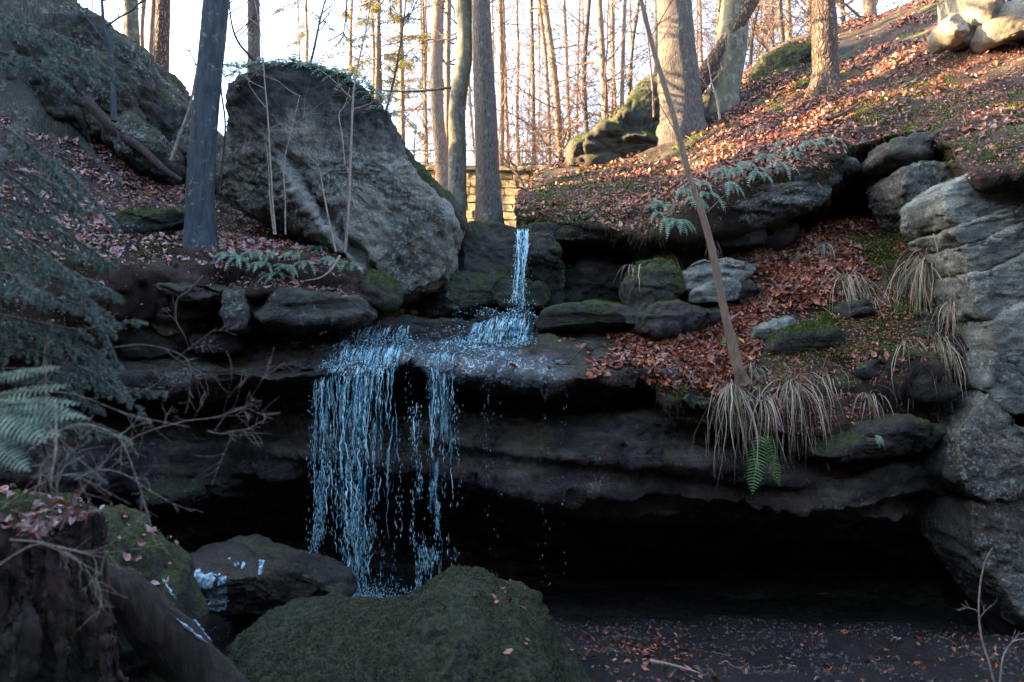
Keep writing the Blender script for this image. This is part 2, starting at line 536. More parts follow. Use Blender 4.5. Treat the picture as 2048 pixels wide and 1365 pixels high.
# ------------------------------------------------------------------ the ground sheet (gorge, both banks, plateau, out to the horizon)
def ground_z(x, y):
    z = np.full_like(x, -1.6)
    back = sstep(12.4, 14.5, y)
    z = z + back * 5.9
    z = z + 1.6 * sstep(14.5, 22, y) - 6.0 * sstep(26, 60, y)
    left = sstep(-6.8, -14.0, x)
    z = np.maximum(z, -1.6 + left * (12.7 + 2.2 * sstep(12.2, 10.8, y)) * (1 - 0.6 * sstep(12.5, 16.8, y)) + 0 * x)  # unseen left flank, raised to keep the sun off the gorge
    right = sstep(7.0, 16.0, x)
    z = np.maximum(z, -1.6 + right * 12.5 * (1 - 0.3 * sstep(18, 26, y)))
    front = sstep(-1.0, -10.0, y)
    z = np.maximum(z, -1.6 + 1.2 + front * 10.0 - 1.2 * sstep(-1, 3, y))  # unseen rise behind the camera, shaped to darken the cave
    far = sstep(60, 120, np.hypot(x, y))
    return z * (1 - far) + 4.0 * far * 0 + z * 0 + far * np.minimum(z, 2.0)

gx = np.concatenate([-np.geomspace(300, 24, 18), np.linspace(-22, 22, 111), np.geomspace(24, 300, 18)])
gy = np.concatenate([-np.geomspace(300, 24, 16), np.linspace(-22, 40, 140), np.geomspace(43, 400, 18)])
X, Yg = np.meshgrid(gx, gy)
Z = ground_z(X, Yg)
v = np.stack([X.ravel(), Yg.ravel(), Z.ravel()], 1)
v[:, 2] += 0.16 * fbm(v * np.array([0.7, 0.7, 0]), 4, 3)
ground = obj('ground', v, [grid_faces(len(gy), len(gx))], M['ground'], kind='structure')
ground['label'] = 'leaf strewn woodland floor and gorge sides'

# ------------------------------------------------------------------ bedrock: stream bed, lip, undercut, cave, floor
K2 = [(1300, 7.3), (1480, 4.6)]
ledge_cols = [
 (-400, [(700,10),(760,9),(800,8.2),(830,8.2),(860,8.8),(880,8.5),(930,8.0),(1000,8.2),(1040,9.5),(1120,10.5),(1230,9.5)] + K2),
 (200,  [(640,10),(700,9.2),(745,8.6),(765,8.7),(800,9.8),(850,9.4),(930,8.9),(1010,9.1),(1040,10.2),(1100,11),(1170,10.5)] + K2),
 (330,  [(645,10),(700,9.3),(735,8.6),(765,8.7),(795,9.9),(845,9.7),(915,9.2),(990,9.3),(1020,10.6),(1090,11.3),(1165,10.7)] + K2),
 (450,  [(650,10.2),(712,9.4),(742,8.7),(768,8.8),(800,10),(850,10),(900,9.6),(985,9.6),(1010,11),(1080,11.8),(1160,11)] + K2),
 (600,  [(640,10.4),(700,9.3),(742,8.6),(764,8.7),(800,9.9),(860,9.8),(888,9.4),(922,9.5),(955,11),(1080,12),(1165,11.2)] + K2),
 (700,  [(640,10.5),(690,9.3),(740,8.35),(760,8.45),(800,9.7),(855,9.7),(885,9.3),(920,9.4),(955,11),(1085,12),(1170,11)] + K2),
 (800,  [(640,10.6),(688,9.3),(728,8.3),(748,8.4),(790,9.6),(850,9.4),(890,9.1),(940,9.3),(975,11),(1090,12),(1180,11)] + K2),
 (870,  [(640,10.6),(685,9.4),(722,8.3),(738,8.4),(780,9.5),(830,9.1),(890,8.9),(945,9.1),(972,10.8),(1095,12),(1185,11)] + K2),
 (950,  [(640,10.6),(685,9.4),(735,8.25),(752,8.35),(790,9.3),(840,8.9),(890,8.6),(952,8.7),(975,10.5),(1100,12),(1190,11)] + K2),
 (1100, [(632,10.8),(680,9.4),(752,8.0),(772,8.1),(792,9.0),(845,8.7),(910,8.2),(985,8.4),(1010,10.3),(1110,12),(1195,10.6)] + K2),
 (1220, [(632,10.8),(685,9.4),(745,8.0),(764,8.1),(795,8.9),(835,8.3),(900,8.2),(1000,8.5),(1022,10.3),(1110,12),(1200,10.4)] + K2),
 (1320, [(640,10.8),(690,9.4),(745,8.05),(765,8.15),(795,8.8),(832,8.15),(890,8.2),(1006,8.5),(1028,10.2),(1110,12),(1205,10.3)] + K2),
 (1500, [(700,10.8),(760,9.4),(815,8.35),(842,8.4),(868,8.9),(900,8.6),(955,8.35),(1016,8.6),(1038,10),(1120,11.5),(1225,10)] + K2),
 (1650, [(700,10.6),(780,9.3),(850,8.2),(876,8.3),(900,8.9),(925,8.6),(970,8.3),(1030,8.4),(1048,9.8),(1125,11.2),(1240,9.7)] + K2),
 (1780, [(700,10.4),(790,9.3),(862,8.2),(890,8.3),(908,8.8),(930,8.5),(985,8.3),(1032,8.4),(1050,9.5),(1130,10.8),(1250,9.3)] + K2),
 (1880, [(700,10.4),(800,9.3),(875,8.3),(900,8.5),(920,9.0),(945,8.9),(972,8.8),(1005,9.0),(1040,9.6),(1150,10.2),(1265,9.0)] + K2),
 (2200, [(700,10.4),(800,9.3),(875,8.8),(900,9),(920,9.4),(945,9.3),(980,9.2),(1010,9.3),(1040,9.6),(1150,9.8),(1290,8.5)] + K2),
]
H, tk, tc = loft(ledge_cols, 0.050)
def dled(p, n):
    px = PX(p)
    sea = sstep(5.0, 7.0, p[:, 1])
    a = rockdisp(p, 0.7, 1.9, 0.5, 1.9, 3)
    top = sstep(0.5, 0.9, n[:, 2])
    # the stream bed is worn smooth
    return a * (1 - 0.55 * top) * (0.35 + 0.65 * sea)
ledge_v, ledge_f, _ = displaced(H, dled, True)
ledge_mi = (np.repeat(np.arange(len(tk) - 1), len(tc) - 1) > np.searchsorted(tk, 9.6)).astype(int)
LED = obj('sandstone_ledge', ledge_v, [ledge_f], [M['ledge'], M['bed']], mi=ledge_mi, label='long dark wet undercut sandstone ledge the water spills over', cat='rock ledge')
LEDGE_GRID = (ledge_v.reshape(H.shape), tk, tc)

# gorge floor in front, towards and past the camera
fx = np.linspace(-9, 9, 120); fy = np.linspace(-4, 7.4, 90)
X, Yg = np.meshgrid(fx, fy)
zf = np.interp(Yg, [-4, 2, 4.6, 7.4], [0.6, 0.3, 0.06, -0.33])
v = np.stack([X.ravel(), Yg.ravel(), zf.ravel()], 1)
v[:, 2] += 0.06 * fbm(v * 1.3, 4, 8) + 0.025 * fbm(v * 5, 4, 9)
v[:, 2] += 1.0 * sstep(-2.4, -6, v[:, 0]) * sstep(9, 4, v[:, 1]) + 1.5 * sstep(4.6, 8, v[:, 0])
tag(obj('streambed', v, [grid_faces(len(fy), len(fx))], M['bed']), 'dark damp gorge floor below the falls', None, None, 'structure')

# ------------------------------------------------------------------ left bank
left_cols = [
 (-500, [(0,12),(150,10),(330,7.6),(560,6.0),(700,6.0),(800,6.4),(950,7.4)]),
 (-200, [(90,12),(230,10),(380,8.2),(580,7.0),(690,7.0),(760,7.2),(880,8)]),
 (0,   [(180,12),(300,10),(400,8.9),(535,7.7),(620,7.6),(690,7.8),(790,8.7)]),
 (150, [(225,12.3),(310,10.8),(400,9.6),(505,8.4),(575,8.3),(650,8.5),(745,9.1)]),
 (270, [(290,12.3),(340,11.2),(405,10.1),(492,8.8),(560,8.6),(630,8.9),(725,9.5)]),
 (370, [(350,12.3),(380,11.3),(425,10.3),(497,8.8),(555,8.7),(620,8.9),(725,9.5)]),
 (450, [(400,12),(425,11),(455,10.1),(502,8.95),(560,8.95),(610,9.3),(700,9.9)]),
 (520, [(440,11.5),(458,10.8),(476,9.9),(505,8.85),(570,8.75),(628,9.0),(655,9.9)]),
 (620, [(465,11.3),(480,10.6),(495,9.8),(520,8.9),(575,8.7),(628,8.9),(652,9.9)]),
 (700, [(500,11),(510,10.3),(520,9.6),(540,9.1),(588,8.95),(625,9.1),(650,10)]),
 (765, [(555,10.8),(560,10.4),(570,9.9),(590,9.5),(608,9.45),(626,9.6),(645,10.2)]),
 (800, [(600,10.8),(602,10.5),(605,10.2),(608,10.0),(618,10),(628,10.1),(640,10.4)]),
]
H, tkL, tcL = loft(left_cols, 0.05, behind=(5, -1.5))
def dbank(p, n):
    steep = 1 - sstep(0.3, 0.75, n[:, 2])
    return rockdisp(p, 0.8, 0.9, 0.7, 1.0, 12) * (0.35 + 0.9 * steep) + 0.03 * (1 - steep) * fbm(p * 3, 3, 5)
lb_v, lb_f, lb_n = displaced(H, dbank, True)
LB = obj('left_bank', lb_v, [lb_f], M['soil'], kind='structure', label='leaf covered earth bank above the left rock face')

# ------------------------------------------------------------------ right upper slope (hill, overhanging slab, recess)
up_cols = [
 (1036, [(395,13),(402,12.7),(408,12.3),(420,11.5),(440,11.2),(458,11.2),(480,11.9)]),
 (1060, [(370,14),(385,13.2),(400,12.4),(418,11.3),(440,10.9),(455,11.0),(480,12)]),
 (1110, [(332,15.5),(362,13.5),(390,12.3),(420,11),(445,10.6),(456,10.8),(480,12.2)]),
 (1200, [(292,16),(325,14.5),(370,12.5),(418,10.7),(452,10.3),(468,10.6),(500,12.3)]),
 (1280, [(255,17),(300,14.5),(352,12.3),(425,10.4),(474,10),(492,10.2),(530,12)]),
 (1330, [(225,17),(280,14),(335,12),(420,10.3),(462,9.8),(482,9.95),(505,12)]),
 (1380, [(205,17),(262,14),(315,12),(385,10.3),(430,9.7),(474,9.85),(490,11.9)]),
 (1450, [(172,17.5),(235,14),(288,12),(345,10.3),(388,9.6),(464,9.8),(478,11.8)]),
 (1550, [(98,18),(190,14),(260,11.8),(322,10.2),(362,9.6),(440,9.8),(458,11.8)]),
 (1640, [(68,18),(170,13.5),(232,11.6),(298,10.2),(334,9.7),(398,9.9),(442,11.6)]),
 (1715, [(45,18),(140,13.5),(210,11.5),(265,10.3),(292,10),(318,10.6),(420,11.8)]),
 (1850, [(0,17),(90,13),(170,11.2),(230,10),(262,9.6),(282,10),(400,11.3)]),
 (1930, [(-30,16.5),(72,12.6),(152,10.9),(232,9.5),(312,8.6),(362,8.45),(420,9.9)]),
 (2060, [(-80,16),(45,12.2),(125,10.6),(225,9.1),(300,7.9),(352,7.75),(410,9.2)]),
 (2250, [(-140,16),(0,12),(100,10.2),(210,8.7),(300,7.2),(360,7.1),(420,8.6)]),
 (2700, [(-300,16),(-100,12),(30,10),(180,8.2),(300,6.6),(380,6.6),(450,7.6)]),
]
H, tkU, tcU = loft(up_cols, 0.066, behind=(6, -0.4))
def dup_(p, n):
    steep = 1 - sstep(0.2, 0.7, n[:, 2])
    under = sstep(0.0, -0.5, n[:, 2])
    near = sstep(16, 12, p[:, 1])
    return (rockdisp(p, 0.9, 0.7, 0.5, 1.0, 22) * (0.4 + 0.5 * steep) + 0.10 * fbm(p * 0.8, 3, 77) * (1 - steep)) * (0.5 + 0.5 * near)
up_v, up_f, up_n = displaced(H, dup_, True)
UP = obj('right_hillside', up_v, [up_f], M['soil'], kind='structure', label='leaf covered hillside rising above the overhanging slab')

# ------------------------------------------------------------------ mid bank between overhang and ledge, right
mid_cols = [
 (1215, [(655,10.2),(672,9.8),(695,9.3),(720,8.8),(745,8.35),(757,8.2)]),
 (1260, [(640,10.4),(655,9.9),(680,9.3),(712,8.8),(748,8.2),(762,8.1)]),
 (1310, [(600,10.6),(632,9.9),(665,9.3),(705,8.8),(752,8.1),(775,8.05)]),
 (1350, [(510,11),(570,9.9),(640,9.3),(700,8.7),(782,8.0),(835,8.0)]),
 (1450, [(478,11.3),(520,10.2),(610,9.4),(700,8.7),(790,8.0),(852,7.95)]),
 (1550, [(468,11.5),(500,10.3),(580,9.4),(680,8.8),(782,8.1),(866,8.0)]),
 (1650, [(438,11.5),(470,10.3),(560,9.3),(650,8.8),(770,8.2),(872,8.1)]),
 (1750, [(428,11.2),(460,10.1),(550,9.3),(650,8.7),(760,8.2),(864,8.2)]),
 (1850, [(434,10.6),(470,9.7),(540,9.1),(640,8.6),(750,8.3),(850,8.6)]),
 (1930, [(480,9.9),(520,9.3),(580,8.9),(650,8.7),(730,8.6),(800,9)]),
 (2000, [(520,9.6),(550,9.2),(600,9.0),(660,8.9),(730,8.9),(800,9.2)]),
]
H, tkM, tcM = loft(mid_cols, 0.045)
def dmid(p, n):
    steep = 1 - sstep(0.2, 0.7, n[:, 2])
    return rockdisp(p, 1.2, 0.5, 0.8, 1.0, 32) * (0.75 + 0.5 * steep)
mid_v, mid_f, mid_n = displaced(H, dmid, True)
MB = obj('mid_bank', mid_v, [mid_f], M['soilmoss'], kind='structure', label='mossy soil bank heaped with brown leaves right of the falls')

# ------------------------------------------------------------------ boulders and stones
def push_ridge(px):
    a, b = np.array([470, 250]), np.array([700, 500])
    poly = [np.array(q, float) for q in ((540, 190), (545, 300), (600, 390), (670, 480), (760, 600))]
    x = px[:, 0]; y = px[:, 1]
    xr = np.interp(y, [q[1] for q in poly], [q[0] for q in poly])
    d = x - xr
    # left of the ridge the face falls away quickly, right of it slowly
    out = np.where(d < 0, np.minimum(-d / 110, 1) * 0.38, np.minimum(d / 330, 1) * 0.15)
    groove = 0.32 * np.exp(-((d - 22) / 16) ** 2) * sstep(280, 340, y)
    return out + groove
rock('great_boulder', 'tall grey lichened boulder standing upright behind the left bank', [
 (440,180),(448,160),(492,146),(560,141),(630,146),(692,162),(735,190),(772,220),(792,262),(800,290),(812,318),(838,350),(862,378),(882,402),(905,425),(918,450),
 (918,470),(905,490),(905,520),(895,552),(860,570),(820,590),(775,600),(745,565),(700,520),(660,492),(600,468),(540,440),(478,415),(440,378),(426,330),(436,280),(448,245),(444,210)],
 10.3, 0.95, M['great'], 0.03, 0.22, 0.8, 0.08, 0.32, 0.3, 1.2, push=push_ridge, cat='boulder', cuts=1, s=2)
rock('mossy_boulder', 'mossy rock leaning on the right flank of the tall boulder', [
 (792,290),(835,335),(872,378),(905,420),(925,455),(918,490),(895,520),(872,480),(845,420),(818,360)], 10.6, 0.9, M['mossy'], 0.045, 0.6, 0.7, cat='boulder')
rock('brink_boulder', 'rounded dark boulder at the brink beside the narrow spout', [
 (903,478),(920,462),(945,452),(990,450),(1030,456),(1052,470),(1060,520),(1062,560),(980,575),(910,570),(900,520)], 11.0, 0.8, M['mossy'], 0.04, 0.6, 0.6, 0.3, 0.2, cat='boulder')
rock('stone_slab', 'long flat mossy slab lying under the brink boulder', [
 (812,585),(830,562),(870,553),(940,552),(1020,553),(1090,566),(1105,590),(1095,615),(1020,625),(900,632),(830,640),(800,615)], 10.6, 0.6, M['mossy'], 0.04, 0.45, 0.7, 0.7, 0.2, cat='slab')
rock('cascade_step', 'low wet rock step carrying the small white cascade', [
 (915,690),(935,660),(970,638),(1020,626),(1065,624),(1085,645),(1075,675),(1030,690),(960,696)], 9.75, 0.6, M['ledge'], 0.04, 0.6, 0.5, cat='rock')
rock('ledge_step', 'flat dark rock step behind the pool of the main falls', [
 (650,672),(720,650),(830,646),(930,648),(1000,655),(985,690),(900,694),(820,696),(700,700),(655,695)], 10.0, 0.7, M['ledge'], 0.04, 0.4, 0.6, 0.8, cat='rock')
rock('pool_stone', 'small rounded stone in the dark water below the slab', [
 (950,640),(958,620),(975,612),(998,620),(1008,640),(990,650),(965,650)], 9.95, 0.18, M['darkrock'], 0.03, 0.7, 0.3, cat='stone')
rock('mossy_slab', 'bright mossed flat slab right of the spout splash', [
 (1068,640),(1095,620),(1140,610),(1200,607),(1262,615),(1300,630),(1290,648),(1200,652),(1120,655),(1075,660)], 9.7, 0.55, M['mossy'], 0.035, 0.5, 0.5, 0.6, 0.2, cat='slab')
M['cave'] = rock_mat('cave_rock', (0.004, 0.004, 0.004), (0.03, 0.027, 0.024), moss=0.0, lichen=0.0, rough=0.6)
rock('hollow_pillar', 'dark upright rock holding up the hillside edge right of the spout', [(1046,430),(1085,428),(1118,440),(1128,480),(1118,530),(1125,590),(1100,625),(1060,620),(1058,560),(1050,500)], 11.0, 0.5, M['darkrock'], 0.035, 0.5, 0.8, 0.9, cat='rock', s=6)
rock('hollow_lintel', 'bulky dark mossy rock overhanging the black hollow', [(1085,425),(1150,432),(1220,440),(1290,460),(1335,485),(1330,512),(1290,508),(1245,488),(1200,478),(1150,482),(1100,478)], 10.75, 0.5, M['mossy'], 0.035, 0.5, 0.9, 0.8, cat='rock', s=7)
rock('hollow_shoulder', 'dark rock shoulder closing the hollow on its right', [(1290,490),(1340,480),(1400,500),(1390,560),(1330,600),(1290,580),(1300,530)], 10.6, 0.5, M['darkrock'], 0.035, 0.5, 0.9, 0.8, cat='rock', s=8)
rock('hollow_stone', 'dim rounded stone lying inside the black hollow', [(1105,590),(1125,545),(1165,515),(1215,512),(1265,540),(1290,595),(1250,628),(1130,628)], 11.3, 0.5, M['darkrock'], 0.045, 0.5, 0.9, 0.9, cat='stone', s=11)
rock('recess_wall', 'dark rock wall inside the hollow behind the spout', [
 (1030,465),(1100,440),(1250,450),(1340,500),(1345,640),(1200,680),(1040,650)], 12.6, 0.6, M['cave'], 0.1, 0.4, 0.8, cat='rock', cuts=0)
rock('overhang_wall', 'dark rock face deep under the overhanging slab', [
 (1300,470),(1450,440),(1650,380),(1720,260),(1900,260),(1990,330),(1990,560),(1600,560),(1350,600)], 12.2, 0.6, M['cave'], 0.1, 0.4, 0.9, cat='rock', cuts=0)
# pale lens under the slab and stones in the recess
rock('overhanging_slab', 'pale banded slab bulging under the fern fringe', [
 (1322,462),(1400,420),(1480,385),(1560,350),(1650,318),(1700,312),(1706,335),(1680,368),(1640,400),(1560,440),(1470,462),(1380,474)], 10.1, 0.55, M['palelens'], 0.035, 0.6, 0.8, 1.2, 0.15, cat='slab')
rock('wedged_block', 'pale wedge shaped block lodged under the hillside edge', [
 (1762,335),(1765,290),(1800,275),(1860,270),(1900,278),(1870,305),(1830,325),(1790,345)], 9.7, 0.45, M['palelens'], 0.035, 0.5, 0.6, 0.9, cat='rock block')
rock('tilted_stone', 'small tilted stone in the black gap below the wedged block', [
 (1735,388),(1748,360),(1782,350),(1790,365),(1765,385)], 10.2, 0.2, M['palelens'], 0.03, 0.5, 0.4, cat='stone')
rock('shelf_stone', 'low mossy stone tucked under the pale slab', [
 (1425,478),(1440,458),(1480,450),(1520,455),(1535,470),(1520,488),(1470,494),(1435,492)], 10.1, 0.3, M['mossy'], 0.035, 0.6, 0.5, cat='stone')
rock('layered_block', 'grey split block at the top of the stacked stones', [
 (1365,560),(1368,530),(1400,515),(1450,512),(1505,522),(1525,538),(1480,556),(1430,572),(1385,585)], 9.55, 0.4, M['pale'], 0.03, 0.5, 0.6, 1.2, 0.6, cat='rock block')
rock('grey_block', 'smooth blue grey block in the middle of the stacked stones', [
 (1378,604),(1385,582),(1420,568),(1455,561),(1478,572),(1474,598),(1440,606),(1400,610)], 9.4, 0.35, M['pale'], 0.03, 0.45, 0.35, 0.4, 0.3, cat='rock block')
rock('base_block', 'dark lichened block at the bottom of the stacked stones', [
 (1275,640),(1300,615),(1345,607),(1400,606),(1448,606),(1452,622),(1420,640),(1370,655),(1310,664),(1280,660)], 9.35, 0.45, M['darkrock'], 0.03, 0.5, 0.7, 1.2, cat='rock block')
rock('moss_pillar', 'upright rock draped in yellow green moss beside the dark hollow', [
 (1252,590),(1262,550),(1280,525),(1310,512),(1345,520),(1362,545),(1360,590),(1330,612),(1310,640),(1285,650),(1268,630)], 9.6, 0.35, M['mossy'], 0.03, 0.6, 0.7, cat='rock')
rock('moss_stone', 'broad stone with a bright green moss cap in the bank', [
 (1535,700),(1548,672),(1590,655),(1640,650),(1690,665),(1705,695),(1670,715),(1600,722),(1555,718)], 8.75, 0.4, M['mossy'], 0.035, 0.6, 0.6, cat='stone')
rock('bank_stone', 'grey stone poking from the bank above the moss cap', [
 (1500,680),(1515,655),(1550,640),(1590,640),(1585,660),(1545,676)], 8.95, 0.25, M['pale'], 0.03, 0.55, 0.5, cat='stone')
rock('lip_rock', 'dark wet rock with pale lichen under the hanging grass', [
 (1600,905),(1640,870),(1700,850),(1780,840),(1850,850),(1885,870),(1890,900),(1820,908),(1720,905)], 8.35, 0.5, M['darkrock'], 0.035, 0.5, 0.8, cat='rock')
rock('round_stone', 'pale round stone under the lowest grass tufts', [
 (1815,790),(1825,755),(1860,742),(1900,750),(1925,775),(1900,795),(1850,802)], 8.3, 0.3, M['darkrock'], 0.03, 0.6, 0.5, cat='stone')
for i, (ox, oy, w, h, yy, m_, lab) in enumerate([
    (1762, 742, 62, 24, 8.4, 'darkrock', 'dark flat stone in the bank above the wet lip rock'), (1838, 650, 42, 24, 8.75, 'mossy', 'mossy stone under the biggest straw tuft'),
    (1705, 628, 38, 18, 8.95, 'darkrock', 'dark stone beneath the long narrow straw tuft'), (1492, 590, 30, 20, 9.5, 'mossy', 'small mossy stone right of the blue grey block'),
    (1640, 822, 60, 18, 8.5, 'darkrock', 'dark ledge stone low behind the wide pale tuft'), (1385, 806, 44, 18, 8.0, 'mossy', 'mossy stone at the lip left of the big green tuft'),
    (1560, 470, 40, 16, 10.4, 'darkrock', 'dark stone at the back of the leaf shelf'), (1905, 700, 34, 26, 8.6, 'darkrock', 'dark stone wedged between bank and pale cliff')]):
    th = np.linspace(0, 2 * math.pi, 12)[:-1]
    q = [(ox + w * math.cos(a) * random.uniform(.75, 1.15), oy + h * math.sin(a) * random.uniform(.7, 1.2)) for a in th]
    rock('bedded_stone', lab, q, yy, 0.34, M[m_], 0.035, 0.4, 0.8, 0.9, 0.9, s=i * 5 + 2, cat='stone')
# left face stones
rock('left_block', 'brown jutting block below the blue trunk', [
 (310,560),(350,555),(420,560),(455,580),(440,600),(380,608),(330,590)], 8.7, 0.4, M['palelens'], 0.03, 0.45, 0.6, 1.1, cat='rock block')
for i, (ox, oy, w, h, lab) in enumerate([
    (345, 612, 26, 18, 'small white lichened stone under the brown jutting block'), (300, 548, 24, 16, 'pale stone at the left end of the rock face'),
    (345, 650, 38, 30, 'large pale lichened stone low in the left face'), (445, 590, 20, 22, 'knobbly pale stone right of the brown block'),
    (470, 625, 26, 44, 'tall spotted stone at the edge of the dark slot'), (240, 610, 40, 20, 'flat lichened stone half behind the spruce'),
    (300, 690, 60, 26, 'broad grey stone just above the left shelf'), (430, 690, 50, 22, 'low grey stone beside the dark slot')]):
    th = np.linspace(0, 2 * math.pi, 11)[:-1]
    q = [(ox + w * math.cos(a) * random.uniform(.75, 1.15), oy + h * math.sin(a) * random.uniform(.75, 1.15)) for a in th]
    rock('face_stone', lab, q, 9.15 if oy > 640 else 8.85, 0.32, M['boulder' if i in (0, 2, 4, 1) else 'darkrock'], 0.035, 0.5, 0.6, 0.5, s=i * 7, cat='stone')
rock('strata_block', 'thin bedded block under the left fern clump', [
 (500,600),(560,590),(650,592),(730,600),(745,625),(700,640),(600,645),(520,640),(490,620)], 9.0, 0.5, M['palelens'], 0.03, 0.4, 0.7, 1.5, 0.1, cat='rock block')
rock('mossy_bump', 'mossy knob at the right end of the left bank', [
 (700,560),(725,545),(765,555),(790,580),(795,605),(770,615),(735,605),(705,590)], 9.4, 0.3, M['mossy'], 0.03, 0.6, 0.6, cat='rock')
rock('cave_block', 'grey slab sticking out low in the left cave wall', [
 (290,1010),(320,975),(390,985),(400,1000),(350,1025),(300,1035)], 8.9, 0.4, M['darkrock'], 0.04, 0.5, 0.7, 1.0, cat='rock block')
# hill rocks, left
rock('hill_crag', 'sloping mossy crag on the left skyline', [
 (-120,-160),(60,-60),(150,15),(200,55),(240,80),(285,125),(300,160),(335,200),(352,260),(345,310),(300,330),(200,290),(120,250),(0,220),(-120,180)],
 12.0, 1.4, M['hillrock'], 0.05, 0.5, 1.4, 0.4, 0.9, cat='crag')
rock('hill_outcrop', 'lichened outcrop behind the blue trunk', [
 (300,205),(345,195),(395,215),(425,250),(455,295),(460,340),(450,400),(400,400),(350,350),(320,280)], 12.2, 1.0, M['hillrock'], 0.05, 0.5, 1.0, 0.6, 0.8, s=5, cat='crag')
rock('low_crag', 'low mossy rock band at the foot of the crag', [
 (210,240),(270,230),(330,280),(345,340),(330,360),(270,330),(215,280)], 11.0, 0.6, M['hillrock'], 0.04, 0.5, 0.8, 0.5, 0.6, s=9, cat='crag')
rock('moss_ridge', 'dark mossy hump in the leaves left of the blue trunk', [
 (220,455),(240,425),(300,418),(370,425),(380,445),(330,462),(260,468)], 9.3, 0.35, M['mossy'], 0.035, 0.6, 0.6, s=3, cat='rock')
# right skyline rocks
rock('skyline_rock', 'mossy rock with sunny edges left of the big grey trunk', [
 (1135,335),(1150,300),(1185,275),(1225,245),(1250,215),(1275,185),(1320,160),(1380,170),(1420,260),(1440,330),(1380,400),(1200,420),(1130,380)],
 14.6, 1.2, M['mossy'], 0.06, 0.5, 1.2, 0.5, 0.8, cat='rock')
rock('hump_rock', 'mossy hump crossing the sunny hillside', [
 (1500,150),(1540,105),(1590,80),(1640,85),(1650,115),(1620,150),(1560,170),(1510,180)], 15.6, 0.9, M['mossy'], 0.07, 0.6, 1.0, s=2, cat='rock')
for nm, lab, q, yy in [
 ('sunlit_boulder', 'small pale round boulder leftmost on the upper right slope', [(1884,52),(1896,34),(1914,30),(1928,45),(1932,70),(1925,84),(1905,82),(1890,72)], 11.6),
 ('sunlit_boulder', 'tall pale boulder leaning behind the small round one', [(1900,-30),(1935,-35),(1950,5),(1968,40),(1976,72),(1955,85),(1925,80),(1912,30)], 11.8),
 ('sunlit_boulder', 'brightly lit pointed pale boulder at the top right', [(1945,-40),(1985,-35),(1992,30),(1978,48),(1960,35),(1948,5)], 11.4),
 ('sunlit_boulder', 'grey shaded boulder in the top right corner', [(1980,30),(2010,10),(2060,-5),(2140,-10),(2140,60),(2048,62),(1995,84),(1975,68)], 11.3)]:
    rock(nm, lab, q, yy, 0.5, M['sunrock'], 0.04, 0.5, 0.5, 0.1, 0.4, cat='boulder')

# foreground
rock('foreground_boulder', 'big dark green algae covered boulder below the main falls', [
 (447,1348),(452,1307),(500,1288),(560,1278),(640,1272),(740,1268),(800,1252),(860,1215),(905,1204),(945,1205),(985,1230),(1030,1260),(1075,1278),(1110,1313),(1145,1363),
 (1180,1402),(1230,1502),(1100,1622),(800,1662),(520,1622),(430,1502),(440,1404)], 5.6, 1.15, M['fore'], 0.025, 0.5, 0.6, 0.15, 0.45, 1.2, 1.3, s=3, cuts=3, cat='boulder')
rock('hidden_outcrop', 'low dark outcrop filling the gap behind the foot of the tall boulder', [
 (380,360),(420,330),(455,350),(500,400),(560,420),(620,450),(640,500),(560,520),(450,480),(380,440)], 11.8, 0.6, M['hillrock'], 0.05, 0.5, 0.8, cat='rock')
rock('ice_rock', 'low dark rock flecked with white ice left of the falls', [
 (325,1170),(345,1140),(380,1122),(425,1112),(455,1104),(490,1118),(540,1124),(600,1132),(650,1160),(690,1200),(600,1230),(460,1230),(350,1215)], 7.3, 0.7, M['icerock'], 0.022, 0.55, 0.7, 0.4, 0.5, cat='rock')

# right cliff: separate blocks in front of a dark core
cliff = empty('rock_cliff', P(2040, 1300, 8.0), 'pale grey cracked sandstone cliff filling the right edge', 'cliff')
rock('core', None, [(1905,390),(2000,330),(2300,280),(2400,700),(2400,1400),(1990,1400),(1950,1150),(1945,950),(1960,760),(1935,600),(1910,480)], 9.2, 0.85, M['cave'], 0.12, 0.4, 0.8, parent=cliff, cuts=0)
blocks = [
 ([(1798,352),(1835,340),(1880,338),(1905,365),(1900,440),(1882,470),(1850,445),(1825,425),(1800,390)], 9.2, .5),
 ([(1876,395),(1915,365),(1970,345),(2048,330),(2200,310),(2200,385),(2048,398),(1985,425),(1945,442),(1898,452),(1880,430)], 8.2, .5),
 ([(1892,464),(1945,448),(1990,432),(2048,406),(2200,395),(2200,430),(2048,442),(1975,470),(1915,492)], 8.15, .5),
 ([(1910,500),(1975,478),(2048,450),(2200,440),(2200,520),(2048,505),(1990,535),(1930,548)], 8.1, .5),
 ([(1926,556),(1990,543),(2048,514),(2200,530),(2200,640),(2048,596),(1990,618),(1970,640),(1940,630)], 8.0, .5),
 ([(1962,652),(2010,626),(2048,604),(2200,650),(2200,785),(2048,762),(2003,722),(1968,702)], 7.9, .5),
 ([(1962,710),(2003,732),(2048,772),(2200,796),(2200,840),(2048,812),(2010,822),(1980,806),(1955,770)], 7.9, .5),
 ([(1900,880),(1925,835),(1955,790),(1990,830),(2012,862),(2048,868),(2200,880),(2200,985),(2048,955),(2000,985),(1935,982),(1897,945)], 7.9, .55),
 ([(1928,1010),(1985,992),(2048,968),(2200,1000),(2200,1280),(2048,1250),(1995,1180),(1950,1125),(1925,1060)], 8.0, .55),
]
for i, (q, yy, hf) in enumerate(blocks):
    rock('block', None, q, yy + 0.55, hf, M['pale'] if i not in (0, 7, 8) else M['boulder'], 0.028, 0.035, 0.5, 0.06, 0.5, 0.15, 1.2, freq=1.5, parent=cliff, s=i * 3, cuts=0, grow=0.050)

